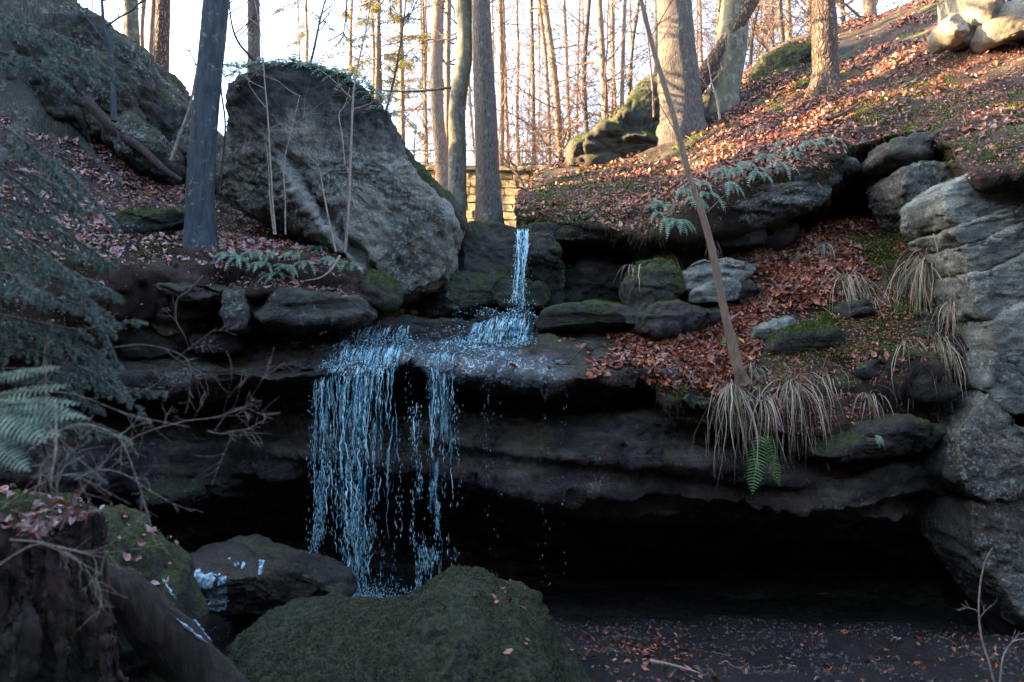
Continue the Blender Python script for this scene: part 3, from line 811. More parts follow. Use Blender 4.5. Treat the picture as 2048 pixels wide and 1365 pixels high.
# ================================================================== materials of the small things
M['leaf'] = island_mat('fallen_leaf', [(0.030, 0.010, 0.007), (0.07, 0.018, 0.010), (0.19, 0.044, 0.018), (0.28, 0.075, 0.024), (0.10, 0.022, 0.013), (0.36, 0.17, 0.10), (0.20, 0.075, 0.045), (0.44, 0.115, 0.018)], 0.38, 0.6)
M['leafpink'] = island_mat('wet_fallen_leaf', [(0.05, 0.018, 0.016), (0.21, 0.085, 0.075), (0.38, 0.20, 0.185), (0.10, 0.034, 0.030), (0.44, 0.28, 0.26), (0.25, 0.10, 0.08), (0.42, 0.13, 0.03)], 0.30, 0.8)
def leafpart_mat():
    k = NT('single_fallen_leaf')
    oi = k.n('ShaderNodeObjectInfo')
    r = k.n('ShaderNodeValToRGB')
    cs = [(0.10, 0.03, 0.018), (0.24, 0.085, 0.035), (0.34, 0.19, 0.13), (0.17, 0.06, 0.04), (0.40, 0.13, 0.03)]
    while len(r.color_ramp.elements) < len(cs): r.color_ramp.elements.new(0.5)
    for i, c in enumerate(cs):
        r.color_ramp.elements[i].position = i / (len(cs) - 1); r.color_ramp.elements[i].color = (*c, 1)
    k.l(oi.outputs['Random'], r.inputs[0]); k.set(Base_Color=r.outputs[0], Roughness=0.4)
    return k.m
M['leafpart'] = leafpart_mat()
M['fern'] = island_mat('fern_green', [(0.08, 0.15, 0.09), (0.17, 0.28, 0.18), (0.24, 0.37, 0.26)], 0.45, 0.5, 0.25, 0.1)
M['ferngreen'] = island_mat('bright_fern', [(0.05, 0.12, 0.03), (0.10, 0.21, 0.06), (0.15, 0.28, 0.10)], 0.45, 0.4, 0.3, 0.1)
M['ferny'] = island_mat('yellowing_fern', [(0.07, 0.14, 0.02), (0.22, 0.22, 0.04), (0.10, 0.18, 0.03)], 0.55, 0.4, 0.25, 0.1)
M['grass'] = island_mat('dry_grass', [(0.20, 0.13, 0.09), (0.40, 0.31, 0.23), (0.14, 0.09, 0.065), (0.10, 0.17, 0.06), (0.45, 0.37, 0.29), (0.26, 0.20, 0.12)], 0.6, 0.3, 0.2, 0.1)
M['moss'] = island_mat('moss_tufts', [(0.025, 0.05, 0.008), (0.07, 0.12, 0.015), (0.12, 0.17, 0.02)], 0.9, 0.1, 0.2, 0.1)
M['algae'] = island_mat('dark_algae_tufts', [(0.012, 0.014, 0.006), (0.040, 0.044, 0.014), (0.075, 0.075, 0.022)], 0.8, 0.2, 0.1, 0.1)
M['needle'] = island_mat('spruce_needles', [(0.05, 0.09, 0.07), (0.14, 0.20, 0.16), (0.26, 0.32, 0.25)], 0.5, 0.4, 0.1, 0.0)
M['farneedle'] = island_mat('far_conifer_needles', [(0.03, 0.06, 0.025), (0.12, 0.11, 0.03), (0.20, 0.15, 0.05)], 0.6, 0.2, 0.35, 0.0)
M['root'] = island_mat('fine_roots', [(0.02, 0.012, 0.009), (0.09, 0.055, 0.04)], 0.9, 0.2, 0.0, 0.0)
M['twig'] = bark_mat('pale_twig', (0.15, 0.12, 0.09), (0.36, 0.29, 0.23), 3.0)
M['twigdark'] = bark_mat('dark_twig', (0.025, 0.015, 0.011), (0.08, 0.05, 0.035), 3.0)
M['twigwarm'] = bark_mat('warm_twig', (0.07, 0.045, 0.03), (0.22, 0.14, 0.085), 2.0)
M['sapling'] = bark_mat('sapling_bark', (0.11, 0.075, 0.05), (0.27, 0.19, 0.125), 1.6, tint=(0.14, 0.10, 0.07))
M['oldbeech'] = bark_mat('dark_old_bark', (0.018, 0.018, 0.015), (0.085, 0.08, 0.065), 2.0, lichen=0.6, tint=(0.04, 0.042, 0.03), bs=1.0)
M['beech'] = bark_mat('smooth_grey_bark', (0.035, 0.032, 0.026), (0.11, 0.10, 0.075), 0.6, lichen=1.0, tint=(0.09, 0.09, 0.055), bs=0.35)
M['bark'] = bark_mat('ridged_bark', (0.026, 0.022, 0.019), (0.105, 0.088, 0.075), 2.2, lichen=0.4, bs=0.8)
M['pine'] = bark_mat('plated_pine_bark', (0.07, 0.04, 0.027), (0.25, 0.16, 0.105), 0.9, bs=1.0, plates=True)
M['blue'] = bark_mat('dark_smooth_trunk', (0.012, 0.019, 0.024), (0.038, 0.052, 0.060), 0.7, lichen=0.4, bs=0.4)
M['farbark'] = bark_mat('far_bark', (0.09, 0.062, 0.045), (0.26, 0.18, 0.125), 2.0)
M['rotten'] = bark_mat('rotten_wood', (0.006, 0.005, 0.004), (0.055, 0.027, 0.018), 1.0, tint=(0.014, 0.018, 0.007), bs=1.0)
def water_mat():
    k = NT('falling_water')
    r_ = k.pos.outputs['Random Per Island']
    w_ = k.math('ADD', k.math('MULTIPLY', r_, 0.55), k.math('MULTIPLY', k.noise(1.0, 4, 0.7, sc=(30, 30, 7)), 0.75))
    cw = k.mix(k.ramp(w_, 0.38, 0.92), (0.045, 0.26, 0.36), (0.70, 0.96, 0.98))
    k.set(Base_Color=cw, Roughness=0.12)
    k.b.inputs['Specular IOR Level'].default_value = 0.9
    out = k.t.nodes['Material Output']
    tr = k.n('ShaderNodeBsdfTranslucent'); k.l(cw, tr.inputs['Color'])
    mx = k.n('ShaderNodeMixShader'); mx.inputs[0].default_value = 0.35
    k.l(k.b.outputs[0], mx.inputs[1]); k.l(tr.outputs[0], mx.inputs[2]); k.l(mx.outputs[0], out.inputs['Surface'])
    return k.m
M['water'] = water_mat()
def film_mat(name, foam, base=(0.030, 0.042, 0.045)):
    k = NT(name)
    a = k.noise(1.0, 6, 0.7, sc=(26, 11, 26), dist=1.0)
    b = k.noise(2.6, 3, 0.6)
    f = k.math('MULTIPLY', k.ramp(a, 0.50, 0.66), k.ramp(b, 0.45 - foam, 0.70 - foam))
    c = k.mix(f, base, (0.50, 0.72, 0.80))
    k.set(Base_Color=c, Roughness=k.ramp(f, 0, 1, 0.10, 0.4))
    k.b.inputs['Specular IOR Level'].default_value = 0.9
    k.bump(a, 0.8, 0.03)
    return k.m
M['film'] = film_mat('thin_stream_water', 0.2)
_t = M['film'].node_tree; _at = _t.nodes.new('ShaderNodeAttribute'); _at.attribute_name = 'fade'
_tr = _t.nodes.new('ShaderNodeBsdfTransparent'); _mx = _t.nodes.new('ShaderNodeMixShader')
_t.links.new(_at.outputs['Fac'], _mx.inputs[0]); _t.links.new(_tr.outputs[0], _mx.inputs[1]); _t.links.new(_t.nodes['Principled BSDF'].outputs[0], _mx.inputs[2])
_t.links.new(_mx.outputs[0], _t.nodes['Material Output'].inputs['Surface'])
M['pool'] = film_mat('dark_pool_water', -0.25, (0.008, 0.012, 0.014))
def ice_mat():
    k = NT('clear_white_ice')
    k.set(Base_Color=k.mix(k.ramp(k.noise(30, 3), .35, .65), (0.08, 0.16, 0.20), (0.36, 0.48, 0.55)), Roughness=0.25)
    k.bump(k.noise(25, 4), 0.5, 0.02)
    return k.m
M['ice'] = ice_mat()
k = NT('iron_rail'); k.set(Base_Color=(0.10, 0.09, 0.08), Roughness=0.6); M['iron'] = k.m

# ================================================================== picking real surface points
bpy.context.view_layer.update()
DG = bpy.context.evaluated_depsgraph_get()
def hit(px, py, off=0.0):
    o = Vector((0, 0, CZ))
    d = Vector(P(px, py, 1.0)) - o
    d.normalize()
    ok, loc, nrm, _, ob, _ = scene.ray_cast(DG, o, d)
    if not ok: return None, None, None
    if nrm.dot(d) > 0: nrm = -nrm
    return np.array(loc) + np.array(nrm) * off, np.array(nrm), ob.name

def inpoly(p, poly):
    x, y = p[:, 0], p[:, 1]
    c = np.zeros(len(p), bool)
    n = len(poly)
    for i in range(n):
        x1, y1 = poly[i]; x2, y2 = poly[(i + 1) % n]
        if y1 == y2: continue
        t = ((y1 > y) != (y2 > y)) & (x < (x2 - x1) * (y - y1) / (y2 - y1) + x1)
        c ^= t
    return c

def scatter(v, f, n, weight, seed=0):
    """n surface points by world area times weight(centre, normal)"""
    r = np.random.default_rng(seed)
    c = v[f].mean(1)
    nn = np.cross(v[f[:, 2]] - v[f[:, 0]], v[f[:, 3]] - v[f[:, 1]])
    a = np.linalg.norm(nn, axis=1)
    nn = nn / np.maximum(a, 1e-9)[:, None]
    w = a * weight(c, nn)
    if w.sum() <= 0: return np.zeros((0, 3)), np.zeros((0, 3))
    i = r.choice(len(f), n, p=w / w.sum())
    u, s = r.random(n)[:, None], r.random(n)[:, None]
    q = v[f[i]]
    p = (q[:, 0] * (1 - u) + q[:, 1] * u) * (1 - s) + (q[:, 3] * (1 - u) + q[:, 2] * u) * s
    return p, nn[i]

# ================================================================== fallen leaves
def leaf_batch(p, n, size, seed=0, curl=1.0, lift=0.012, low=False):
    """curled leaves: 9 verts, 8 triangles each, lying on the points p"""
    r = np.random.default_rng(seed)
    N = len(p)
    # outline along the midrib: x across, y along
    T = np.array([[0, -1, 0], [-.34, -.55, .10], [-.47, 0, .16], [-.30, .55, .10], [0, 1, 0.02], [.30, .55, .10], [.47, 0, .16], [.34, -.55, .10], [0, 0, 0]], float)
    F = np.array([[8, 0, 1], [8, 1, 2], [8, 2, 3], [8, 3, 4], [8, 4, 5], [8, 5, 6], [8, 6, 7], [8, 7, 0]])
    if low:
        T = np.array([[0, -1, 0], [.45, 0, .15], [0, 1, 0], [-.45, .1, .15]], float); F = np.array([[0, 1, 2], [0, 2, 3]])
    V = np.repeat(T[None], N, 0)
    V[:, :, :2] *= r.uniform(0.8, 1.25, (N, 1, 2))
    V[:, :, 2] *= r.uniform(-1.2, 3.2, (N, 1)) * curl
    V[:, :, 2] += (V[:, :, 1] ** 2) * r.uniform(-0.5, 0.7, (N, 1)) * curl
    V[:, :, 2] += V[:, :, 0] * V[:, :, 1] * r.uniform(-0.8, 0.8, (N, 1)) * curl
    V += r.normal(0, 0.05, V.shape)
    V *= (size * r.uniform(0.4, 1.35, N))[:, None, None]
    z = n + r.normal(0, 0.42, (N, 3)); z /= np.linalg.norm(z, axis=1, keepdims=True)
    x = np.cross(z, r.normal(0, 1, (N, 3))); x /= np.linalg.norm(x, axis=1, keepdims=True)
    y = np.cross(z, x)
    W = V[:, :, :1] * x[:, None] + V[:, :, 1:2] * y[:, None] + V[:, :, 2:3] * z[:, None] + p[:, None] + (n * (lift + r.random((N, 1)) * lift * 2))[:, None]
    FF = (F[None] + np.arange(N)[:, None, None] * len(T)).reshape(-1, 3)
    return W.reshape(-1, 3), FF

LEAFMESH = []
for i in range(10):
    vv, ff = leaf_batch(np.zeros((1, 3)), np.array([[0, 0, 1.0]]), 0.045, 100 + i, 1.0, 0.0)
    LEAFMESH.append(make_mesh('leaf', vv, [ff], M['leafpart'], False))

def litter(name, label, surf, n, size, weight, mat, seed, singles=0, single_w=None, curl=1.0):
    v, f = surf
    p, nn = scatter(v, f, n, weight, seed)
    nn = np.where(nn[:, 2:3] < 0, -nn, nn)
    V, F = leaf_batch(p, nn, size, seed, curl, low=(name == 'crumbs'))
    o = obj(name, V, [F], mat, None, False, label, None, None, 'stuff')
    if singles:
        r = random.Random(seed)
        p, nn = scatter(v, f, singles * 6, single_w or weight, seed + 1)
        nn = np.where(nn[:, 2:3] < 0, -nn, nn)
        q = PX(p)
        ok = np.where((q[:, 0] > 0) & (q[:, 0] < 2048) & (q[:, 1] > 0) & (q[:, 1] < 1365))[0]
        ok = ok[np.argsort(p[ok, 1])][:singles * 3]
        for j in ok[::3][:singles]:
            c = bpy.data.objects.new('leaf', r.choice(LEAFMESH))
            COL.objects.link(c)
            c.parent = o
            nv = Vector(nn[j]) + Vector((r.gauss(0, .3), r.gauss(0, .3), r.gauss(0, .3)))
            c.rotation_euler = (nv.to_track_quat('Z', 'Y') @ Vector((0, 0, 1)).rotation_difference(Vector((0, 0, 1)))).to_euler()
            c.rotation_euler.rotate_axis('Z', r.uniform(0, 6.28))
            sc = r.uniform(0.85, 1.35)
            c.scale = (sc, sc, sc)
            c.location = Vector(p[j] + nn[j] * 0.035) - o.location
    return o

def patch(c, sc, lo, hi, s): return sstep(lo, hi, fbm(c * sc, 3, s))

def w_left(c, n):
    q = PX(c)
    nz = np.abs(n[:, 2])
    bare = inpoly(q, [(215, 440), (385, 410), (400, 470), (250, 480)])
    return sstep(0.35, 0.6, nz) * (0.12 + patch(c, 1.3, -0.4, 0.2, 1)) * (1 - 0.8 * bare) * (q[:, 0] < 760) * (c[:, 1] < 14) * (c[:, 1] > 5)
litter('leaf_litter', 'pinkish wet beech leaves covering the left bank', (lb_v, lb_f), 14000, 0.043, w_left, M['leafpink'], 1, 100)

def w_up(c, n):
    q = PX(c)
    nz = np.abs(n[:, 2])
    d = 0.06 + patch(c, 1.1, -0.25, 0.3, 4)
    bare = inpoly(q, [(1680, 190), (1900, 110), (2100, 60), (2300, 100), (2300, 400), (1700, 330)])
    d = d * (1 - .65 * bare)
    edge = inpoly(q, [(1100, 430), (1250, 380), (1480, 250), (1700, 200), (1720, 300), (1600, 330), (1400, 390), (1310, 480), (1200, 460)])
    return (n[:, 2] > 0) * sstep(0.25, 0.5, nz) * (d + 0.5 * edge) * (c[:, 1] < 21) * (c[:, 1] > 7) * (q[:, 0] < 2250)
up_n_ok = True
litter('leaf_litter', 'brown leaves spread over the hillside above the overhang', (up_v, up_f), 24000, 0.042, w_up, M['leaf'], 2, 100)

BAND = [(1195, 752), (1230, 700), (1290, 640), (1340, 690), (1440, 625), (1500, 555), (1560, 500), (1640, 440), (1870, 432), (1965, 480), (1965, 650), (1890, 600), (1830, 480), (1720, 500), (1760, 560), (1650, 610), (1545, 625), (1510, 740), (1440, 790), (1310, 768)]
MOSSY = [(1690, 470), (1830, 470), (1880, 540), (1740, 540)]
def w_mid(c, n):
    q = PX(c)
    nz = np.abs(n[:, 2])
    b = inpoly(q, BAND) & ~inpoly(q, MOSSY)
    return sstep(0.1, 0.4, nz) * (b * (0.25 + patch(c, 1.6, -.5, .1, 7)) + 0.05 * patch(c, 2.0, -0.2, 0.4, 6)) * (q[:, 1] < 850)
litter('leaf_litter', 'thick orange brown leaf drift sliding down the right bank', (mid_v, mid_f), 10500, 0.046, w_mid, M['leaf'], 3, 80, curl=1.3)

def w_led(c, n):
    q = PX(c)
    nz = np.abs(n[:, 2])
    a = inpoly(q, [(1165, 752), (1240, 690), (1170, 660), (1290, 640), (1340, 700), (1330, 765)])
    b = inpoly(q, [(1000, 745), (1060, 680), (1300, 660), (1320, 765)])
    return sstep(0.3, 0.6, nz) * (a * (0.2 + patch(c, 3, -0.2, 0.2, 8)) + b * 0.035) * (c[:, 1] > 7.5)
litter('leaf_litter', 'scattered wet leaves on the right end of the ledge', (ledge_v, ledge_f), 1300, 0.044, w_led, M['leaf'], 4, 12)

def pebbles(name, label, surf, n, size, weight, mat, seed):
    v, f = surf
    p, nn = scatter(v, f, n, weight, seed)
    r = np.random.default_rng(seed); N = len(p)
    T = np.array([[1, 0, 0], [0, 1, 0], [-1, 0, 0], [0, -1, 0], [0, 0, .7], [0, 0, -.7]], float)
    F = np.array([[0, 1, 4], [1, 2, 4], [2, 3, 4], [3, 0, 4], [1, 0, 5], [2, 1, 5], [3, 2, 5], [0, 3, 5]])
    V = T[None] * (1 + r.normal(0, .25, (N, 6, 3))) * (size * r.uniform(.3, 1.5, (N, 1, 1)))
    a = r.uniform(0, 6.28, N); c_, s_ = np.cos(a)[:, None], np.sin(a)[:, None]
    X_ = V[:, :, 0] * c_ - V[:, :, 1] * s_; Y_ = V[:, :, 0] * s_ + V[:, :, 1] * c_
    V = np.stack([X_, Y_, V[:, :, 2]], 2) + p[:, None]
    return obj(name, V.reshape(-1, 3), [(F[None] + np.arange(N)[:, None, None] * 6).reshape(-1, 3)], mat, None, False, label, None, None, 'stuff')

def w_floor(c, n):
    q = PX(c)
    a = inpoly(q, [(1150, 1300), (1350, 1270), (1420, 1365), (1300, 1500), (1150, 1500)])
    b = q[:, 0] > 1150
    return (np.abs(n[:, 2]) > 0.3) * (a * 1.0 + b * 0.22 + 0.05) * (c[:, 1] > 4.0) * (c[:, 1] < 8.3) * (q[:, 0] > 900) * (q[:, 0] < 2200)
fv = v
ff_ = [o for o in bpy.data.objects if o.name == 'streambed'][0]
fme = ff_.data
fvv = np.empty(len(fme.vertices) * 3); fme.vertices.foreach_get('co', fvv); fvv = fvv.reshape(-1, 3) + np.array(ff_.location)
litter('leaf_litter', 'few reddish leaves on the dark gorge floor', (ledge_v, ledge_f[ledge_mi == 1]), 650, 0.032, w_floor, M['leaf'], 5, 8)

fsurf = (ledge_v, ledge_f[ledge_mi == 1])
M['gravel'] = island_mat('dark_gravel', [(0.003, 0.003, 0.003), (0.010, 0.009, 0.008), (0.028, 0.024, 0.021)], 0.55, 0.5, 0, 0.3)
pebbles('gravel', 'dark wet gravel on the gorge floor', fsurf, 9000, 0.020, lambda c, n: (0.1 + patch(c, 2, -.2, .3, 4)) * (c[:, 1] < 9) * (np.abs(PX(c)[:, 0] - 1100) < 1300), M['gravel'], 3)
litter('crumbs', 'broken leaf bits and needles on the right bank soil', (mid_v, mid_f), 26000, 0.016, lambda c, n: 0.3 + patch(c, 2, -.3, .3, 2), M['leaf'], 31)
litter('crumbs', 'broken leaf bits along the hillside edge', (up_v, up_f), 34000, 0.018, lambda c, n: (c[:, 1] < 13) * (n[:, 2] > -.4) * (0.3 + patch(c, 2, -.3, .3, 2)), M['leaf'], 32)
litter('crumbs', 'broken leaf bits on the left bank and its face', (lb_v, lb_f), 22000, 0.016, lambda c, n: (c[:, 1] < 12) * (0.3 + patch(c, 2, -.3, .3, 2)), M['leafpink'], 33)

# ================================================================== moss tufts: small upright blades on the greener patches
def fuzz(name, label, surf, n, weight, size, seed, mat='moss'):
    v, f = surf
    p, nn = scatter(v, f, n, weight, seed)
    r = np.random.default_rng(seed)
    N = len(p)
    nn = np.where((nn[:, 2:3] < -0.3), -nn, nn)
    d = nn + r.normal(0, 0.55, (N, 3)); d[:, 2] += 0.2
    d /= np.linalg.norm(d, axis=1, keepdims=True)
    a = np.cross(d, r.normal(0, 1, (N, 3))); a /= np.linalg.norm(a, axis=1, keepdims=True)
    s = size * r.uniform(0.5, 1.3, (N, 1))
    V = np.stack([p - a * s * 0.28 - nn * 0.004, p + a * s * 0.28 - nn * 0.004, p + d * s], 1).reshape(-1, 3)
    return obj(name, V, [np.arange(N * 3).reshape(-1, 3)], M[mat], None, False, label, None, None, 'stuff')
def mw(polys, lo=-0.1, hi=0.3, nzmin=0.0):
    def w(c, n):
        q = PX(c); m = np.zeros(len(c), bool)
        for pl in polys: m |= inpoly(q, pl)
        return m * (0.15 + patch(c, 4.0, lo, hi, 9)) * (np.abs(n[:, 2]) > nzmin)
    return w
fuzz('moss', 'green moss cushions on the right bank', (mid_v, mid_f), 36000, mw([[(1640, 470), (1900, 460), (1900, 560), (1700, 545)], [(1530, 640), (1720, 640), (1720, 730), (1530, 720)],
     [(1310, 790), (1470, 740), (1530, 800), (1420, 850), (1320, 840)], [(1600, 600), (1960, 560), (1960, 720), (1740, 720)], [(1480, 560), (1560, 560), (1560, 600), (1500, 620)]], -0.3, 0.2), 0.026, 11)
fuzz('moss', 'moss patches on the hillside and its edge', (up_v, up_f), 70000, mw([[(1480, 170), (1620, 80), (1660, 130), (1560, 230)], [(1690, 200), (1900, 150), (1990, 230), (1720, 260)],
     [(1036, 385), (1200, 335), (1340, 330), (1340, 500), (1200, 480), (1036, 470)], [(1300, 430), (1700, 290), (1720, 340), (1340, 490)], [(1820, 250), (2048, 180), (2048, 330), (1880, 330)], [(1350, 260), (1480, 240), (1480, 330), (1380, 330)], [(1650, 210), (1800, 170), (1900, 260), (1700, 310)]], -0.15, 0.25), 0.032, 12)
fuzz('moss', 'dark moss along the rim of the left bank', (lb_v, lb_f), 30000, mw([[(200, 470), (480, 450), (480, 540), (200, 540)], [(640, 480), (800, 540), (800, 620), (690, 560)], [(0, 470), (200, 480), (200, 560), (0, 600)]], -0.1, 0.25), 0.024, 13)

# fine hanging roots and rubble along the eroded edges
def edge_roots(label, v, shape, row, cols, n, ln, seed):
    r = random.Random(seed)
    g = v.reshape(shape)
    b = Bag()
    for _ in range(n):
        c = r.randint(int(cols[0] * shape[1]), int(cols[1] * shape[1]) - 1)
        rr = int(r.uniform(*row))
        p = g[min(rr, shape[0] - 1), c] + np.array([0, -0.01, 0])
        L = ln * r.uniform(0.25, 1.2)
        pts = [p]
        d = np.array([r.gauss(0, .35), -0.35 + r.gauss(0, .2), -0.6])
        for k in range(4):
            d = d * 0.7 + np.array([r.gauss(0, .25), r.gauss(0, .15), -0.45])
            pts.append(pts[-1] + d / np.linalg.norm(d) * L / 4)
        b.tube(pts, np.linspace(0.0028, 0.001, 5), 3)
    b.obj('fine_roots', M['root'], None, label=label, kind='stuff')
nr = lambda tk, lo, hi: (int(np.searchsorted(tk, lo)), int(np.searchsorted(tk, hi)))
edge_roots('fine roots and dead grass hanging from the overhanging slab edge', up_v, (len(tkU), len(tcU), 3), nr(tkU, 4.0, 5.5), (0.08, 0.95), 1700, 0.16, 1)
edge_roots('fine roots hanging from the rim of the left bank', lb_v, (len(tkL), len(tcL), 3), nr(tkL, 3.9, 5.0), (0.15, 1), 1300, 0.15, 2)
edge_roots('fine roots hanging from the lip of the right bank', mid_v, (len(tkM), len(tcM), 3), nr(tkM, 3.5, 4.9), (0.1, 1), 1500, 0.13, 3)

def twigs_on(label, surf, n, weight, seed):
    v, f = surf
    p, nn = scatter(v, f, n, weight, seed)
    nn = np.where(nn[:, 2:3] < 0, -nn, nn); r = np.random.default_rng(seed); b = Bag()
    for a, m_ in zip(p, nn):
        d = np.cross(m_, r.normal(0, 1, 3)); d /= np.linalg.norm(d); L = r.uniform(.06, .38)
        k_ = np.array([a + m_ * .02 + d * L * t + r.normal(0, .010, 3) + m_ * r.normal(.01, .012) for t in np.linspace(-.5, .5, 5)])
        b.tube(k_, np.linspace(.0035, .0015, 5) * r.uniform(.6, 1.6), 4)
    b.obj('twigs', M['twigs'], None, label=label, kind='stuff')
M['twigs'] = island_mat('strewn_twigs', [(0.02, 0.012, 0.009), (0.14, 0.10, 0.07), (0.28, 0.22, 0.17)], 0.8, 0.2, 0, 0.2)
twigs_on('broken twigs strewn over the hillside leaves', (up_v, up_f), 420, lambda c, n: (n[:, 2] > .2) * (c[:, 1] < 15), 3)
twigs_on('broken twigs strewn on the left bank', (lb_v, lb_f), 260, lambda c, n: (np.abs(n[:, 2]) > .2) * (c[:, 1] < 12), 4)
twigs_on('broken twigs in the leaf drift', (mid_v, mid_f), 170, lambda c, n: (np.abs(n[:, 2]) > .1), 5)
twigs_on('dark twigs lying on the gorge floor', fsurf, 120, lambda c, n: (c[:, 1] < 8.5), 6)

# ================================================================== water
def lumpy(path, r0, rng_, sides=5, lump=0.45, brk=0):
    path = np.asarray(path, float)
    n = len(path)
    s = np.linspace(0, n * 0.9, n)
    ph = rng_.random() * 100
    q = np.stack([s, np.full(n, ph), np.full(n, ph * 1.7)], 1)
    r = r0 * (1 + lump * 1.3 * vnoise(q * 1.0, 3))
    r = np.clip(r, r0 * 0.12, None)
    r[0] *= 0.5; r[-1] *= 0.15
    if brk:
        g = vnoise(np.stack([s * brk, np.full(n, ph * 3.1), np.full(n, ph)], 1), 8) + np.linspace(0.75, -0.15, n)
        out = Bag(); i = 0
        while i < n:
            if g[i] < -0.12: i += 1; continue
            j = i
            while j < n and g[j] >= -0.12: j += 1
            if j - i >= 4:
                rr_ = r[i:j].copy(); rr_[-1] *= .2; rr_[0] *= .3
                out.add(*tube(path[i:j], rr_, sides))
            i = j
        if out.v: return np.vstack(out.v), np.vstack(out.q)
    return tube(path, r, sides)

def drops(p, ln, rad, rg, tilt=0.08):
    """elongated octahedral drops"""
    N = len(p)
    d = np.stack([rg.normal(0, tilt, N), rg.normal(0, tilt, N), -np.ones(N)], 1)
    a = np.stack([np.ones(N), np.zeros(N), d[:, 0]], 1); b = np.stack([np.zeros(N), np.ones(N), d[:, 1]], 1)
    L = ln[:, None] * 0.5; R = rad[:, None]
    V = np.stack([p - d * L, p + a * R, p + b * R, p - a * R, p - b * R, p + d * L * 0.8], 1)
    F = np.array([[0, 1, 2], [0, 2, 3], [0, 3, 4], [0, 4, 1], [5, 2, 1], [5, 3, 2], [5, 4, 3], [5, 1, 4]])
    return V.reshape(-1, 3), (F[None] + np.arange(N)[:, None, None] * 6).reshape(-1, 3)

LG, LTK, LTC = LEDGE_GRID
lip_row = int(np.searchsorted(LTK, 2.0))
lip = LG[lip_row]; lip_px = PX(lip)[:, 0]
def lip_pt(px):
    return np.array([np.interp(px, lip_px, lip[:, k]) for k in range(3)])

rg = np.random.default_rng(21)
fall = empty('waterfall', lip_pt(760) + np.array([0, -0.1, -2.3]), 'wide curtain of blue white water falling from the ledge lip', 'waterfall')
ZB = 0.02
def drop_path(px, n=26, drift=0.0, zend=ZB, wig=0.018, throw=0.10):
    p0 = lip_pt(px)
    z = np.linspace(0, 1, n) ** 1.2 * (p0[2] - zend)
    h = z
    sm = np.convolve(rg.normal(0, 1, n + 8), np.ones(9) / 3.0, 'valid')
    x = p0[0] + drift * h + wig * 1.1 * sm * np.linspace(.2, 1, n) + wig * .25 * np.cumsum(rg.normal(0, 1, n))
    y = p0[1] - 0.03 - throw * np.sqrt(h / 2.4 + 0.01) * 1.6 + 0.012 * np.cumsum(rg.normal(0, 1, n)) * 0.4
    up_ = np.array([[x[0] + .012, y[0] + .20, p0[2] + .055], [x[0] + .006, y[0] + .10, p0[2] + .035], [x[0], y[0] + .03, p0[2] + .02]])
    return np.concatenate([up_, np.stack([x, y, p0[2] + 0.01 - z], 1)])
# main ropes of water, each its own strand
mains = [(638, .012, .01), (650, .016, .015), (664, .012, .02), (690, .015, 0.0), (703, .020, -.005), (716, .026, -.004), (728, .022, -.004), (742, .017, -.004), (757, .014, -.02),
         (772, .013, -.03), (786, .011, -.03), (868, .017, -.006), (878, .015, -.008), (890, .010, -.004), (900, .010, .004)]
for px, r0, dr in mains:
    b = Bag()
    for k in range(2):
        path = drop_path(px + rg.normal(0, 4), 110, dr + rg.normal(0, .008), ZB, 0.014)
        n = len(path)
        cut = int(n * (1.0 if px < 760 and k < 2 else rg.uniform(0.35, 0.8)))
        b.add(*lumpy(path[:cut], r0 * rg.uniform(0.18, 0.45), rg, 5, 1.0, .4))
    b.obj('strand', M['water'], fall, kind='stuff')
b = Bag()
# finer threads
for _ in range(75):
    px = rg.choice([rg.uniform(632, 668), rg.uniform(670, 800), rg.normal(718, 26), rg.normal(880, 14), rg.uniform(800, 910)], p=[.25, .25, .25, .17, .08])
    px = float(np.clip(px, 632, 908))
    path = drop_path(px, 60, rg.normal(-0.01, 0.02), ZB, 0.02)
    a = 0 if rg.random() < 0.6 else int(rg.uniform(5, 40))
    L = int(rg.uniform(8, 34))
    if a + L > 58: L = 58 - a
    b.add(*lumpy(path[a:a + L], rg.uniform(0.002, 0.0055), rg, 4, 0.9, .5))
b.obj('threads', M['water'], fall, kind='stuff')
# thin translucent sheets hanging where the flow is strongest
def veil_mat():
    k = NT('translucent_water_veil')
    a = k.noise(1.0, 5, 0.7, sc=(22, 22, 3.5), dist=0.6)
    k.set(Base_Color=(0.35, 0.68, 0.80), Roughness=0.08)
    out = k.t.nodes['Material Output']
    tr = k.n('ShaderNodeBsdfTransparent'); mx = k.n('ShaderNodeMixShader')
    k.l(k.ramp(a, 0.45, 0.70, 0.0, 0.45), mx.inputs[0]); k.l(tr.outputs[0], mx.inputs[1]); k.l(k.b.outputs[0], mx.inputs[2]); k.l(mx.outputs[0], out.inputs['Surface'])
    k.bump(a, 0.8, 0.03)
    return k.m
M['veil'] = veil_mat()
for (xa, xb, hh) in ((640, 668, .75), (682, 704, 1.3), (702, 738, 2.15), (742, 770, 1.0), (860, 882, 1.6), (880, 903, .9)):
    xs_ = np.linspace(xa, xb, 12); zs_ = np.linspace(0, 1, 60)
    rows = []
    for z_ in zs_:
        h = z_ * hh
        row = []
        for i_, x_ in enumerate(xs_):
            p_ = lip_pt(x_)
            sq = 1 - .35 * z_
            cx_ = lip_pt((xa + xb) / 2)[0]
            row.append([cx_ + (p_[0] - cx_) * sq, p_[1] - 0.03 - .16 * math.sqrt(h / 2.4 + .001), p_[2] + 0.015 - h])
        rows.append(row)
    G_ = np.array(rows); sh_ = G_.reshape(-1, 3)
    sh_[:, 1] += .02 * fbm(sh_ * np.array([14, 3, 3]), 3, 9); sh_[:, 0] += .012 * vnoise(sh_ * np.array([3, 3, 5]), 4)
    obj('veil', sh_, [grid_faces(60, 12)], M['veil'], fall)
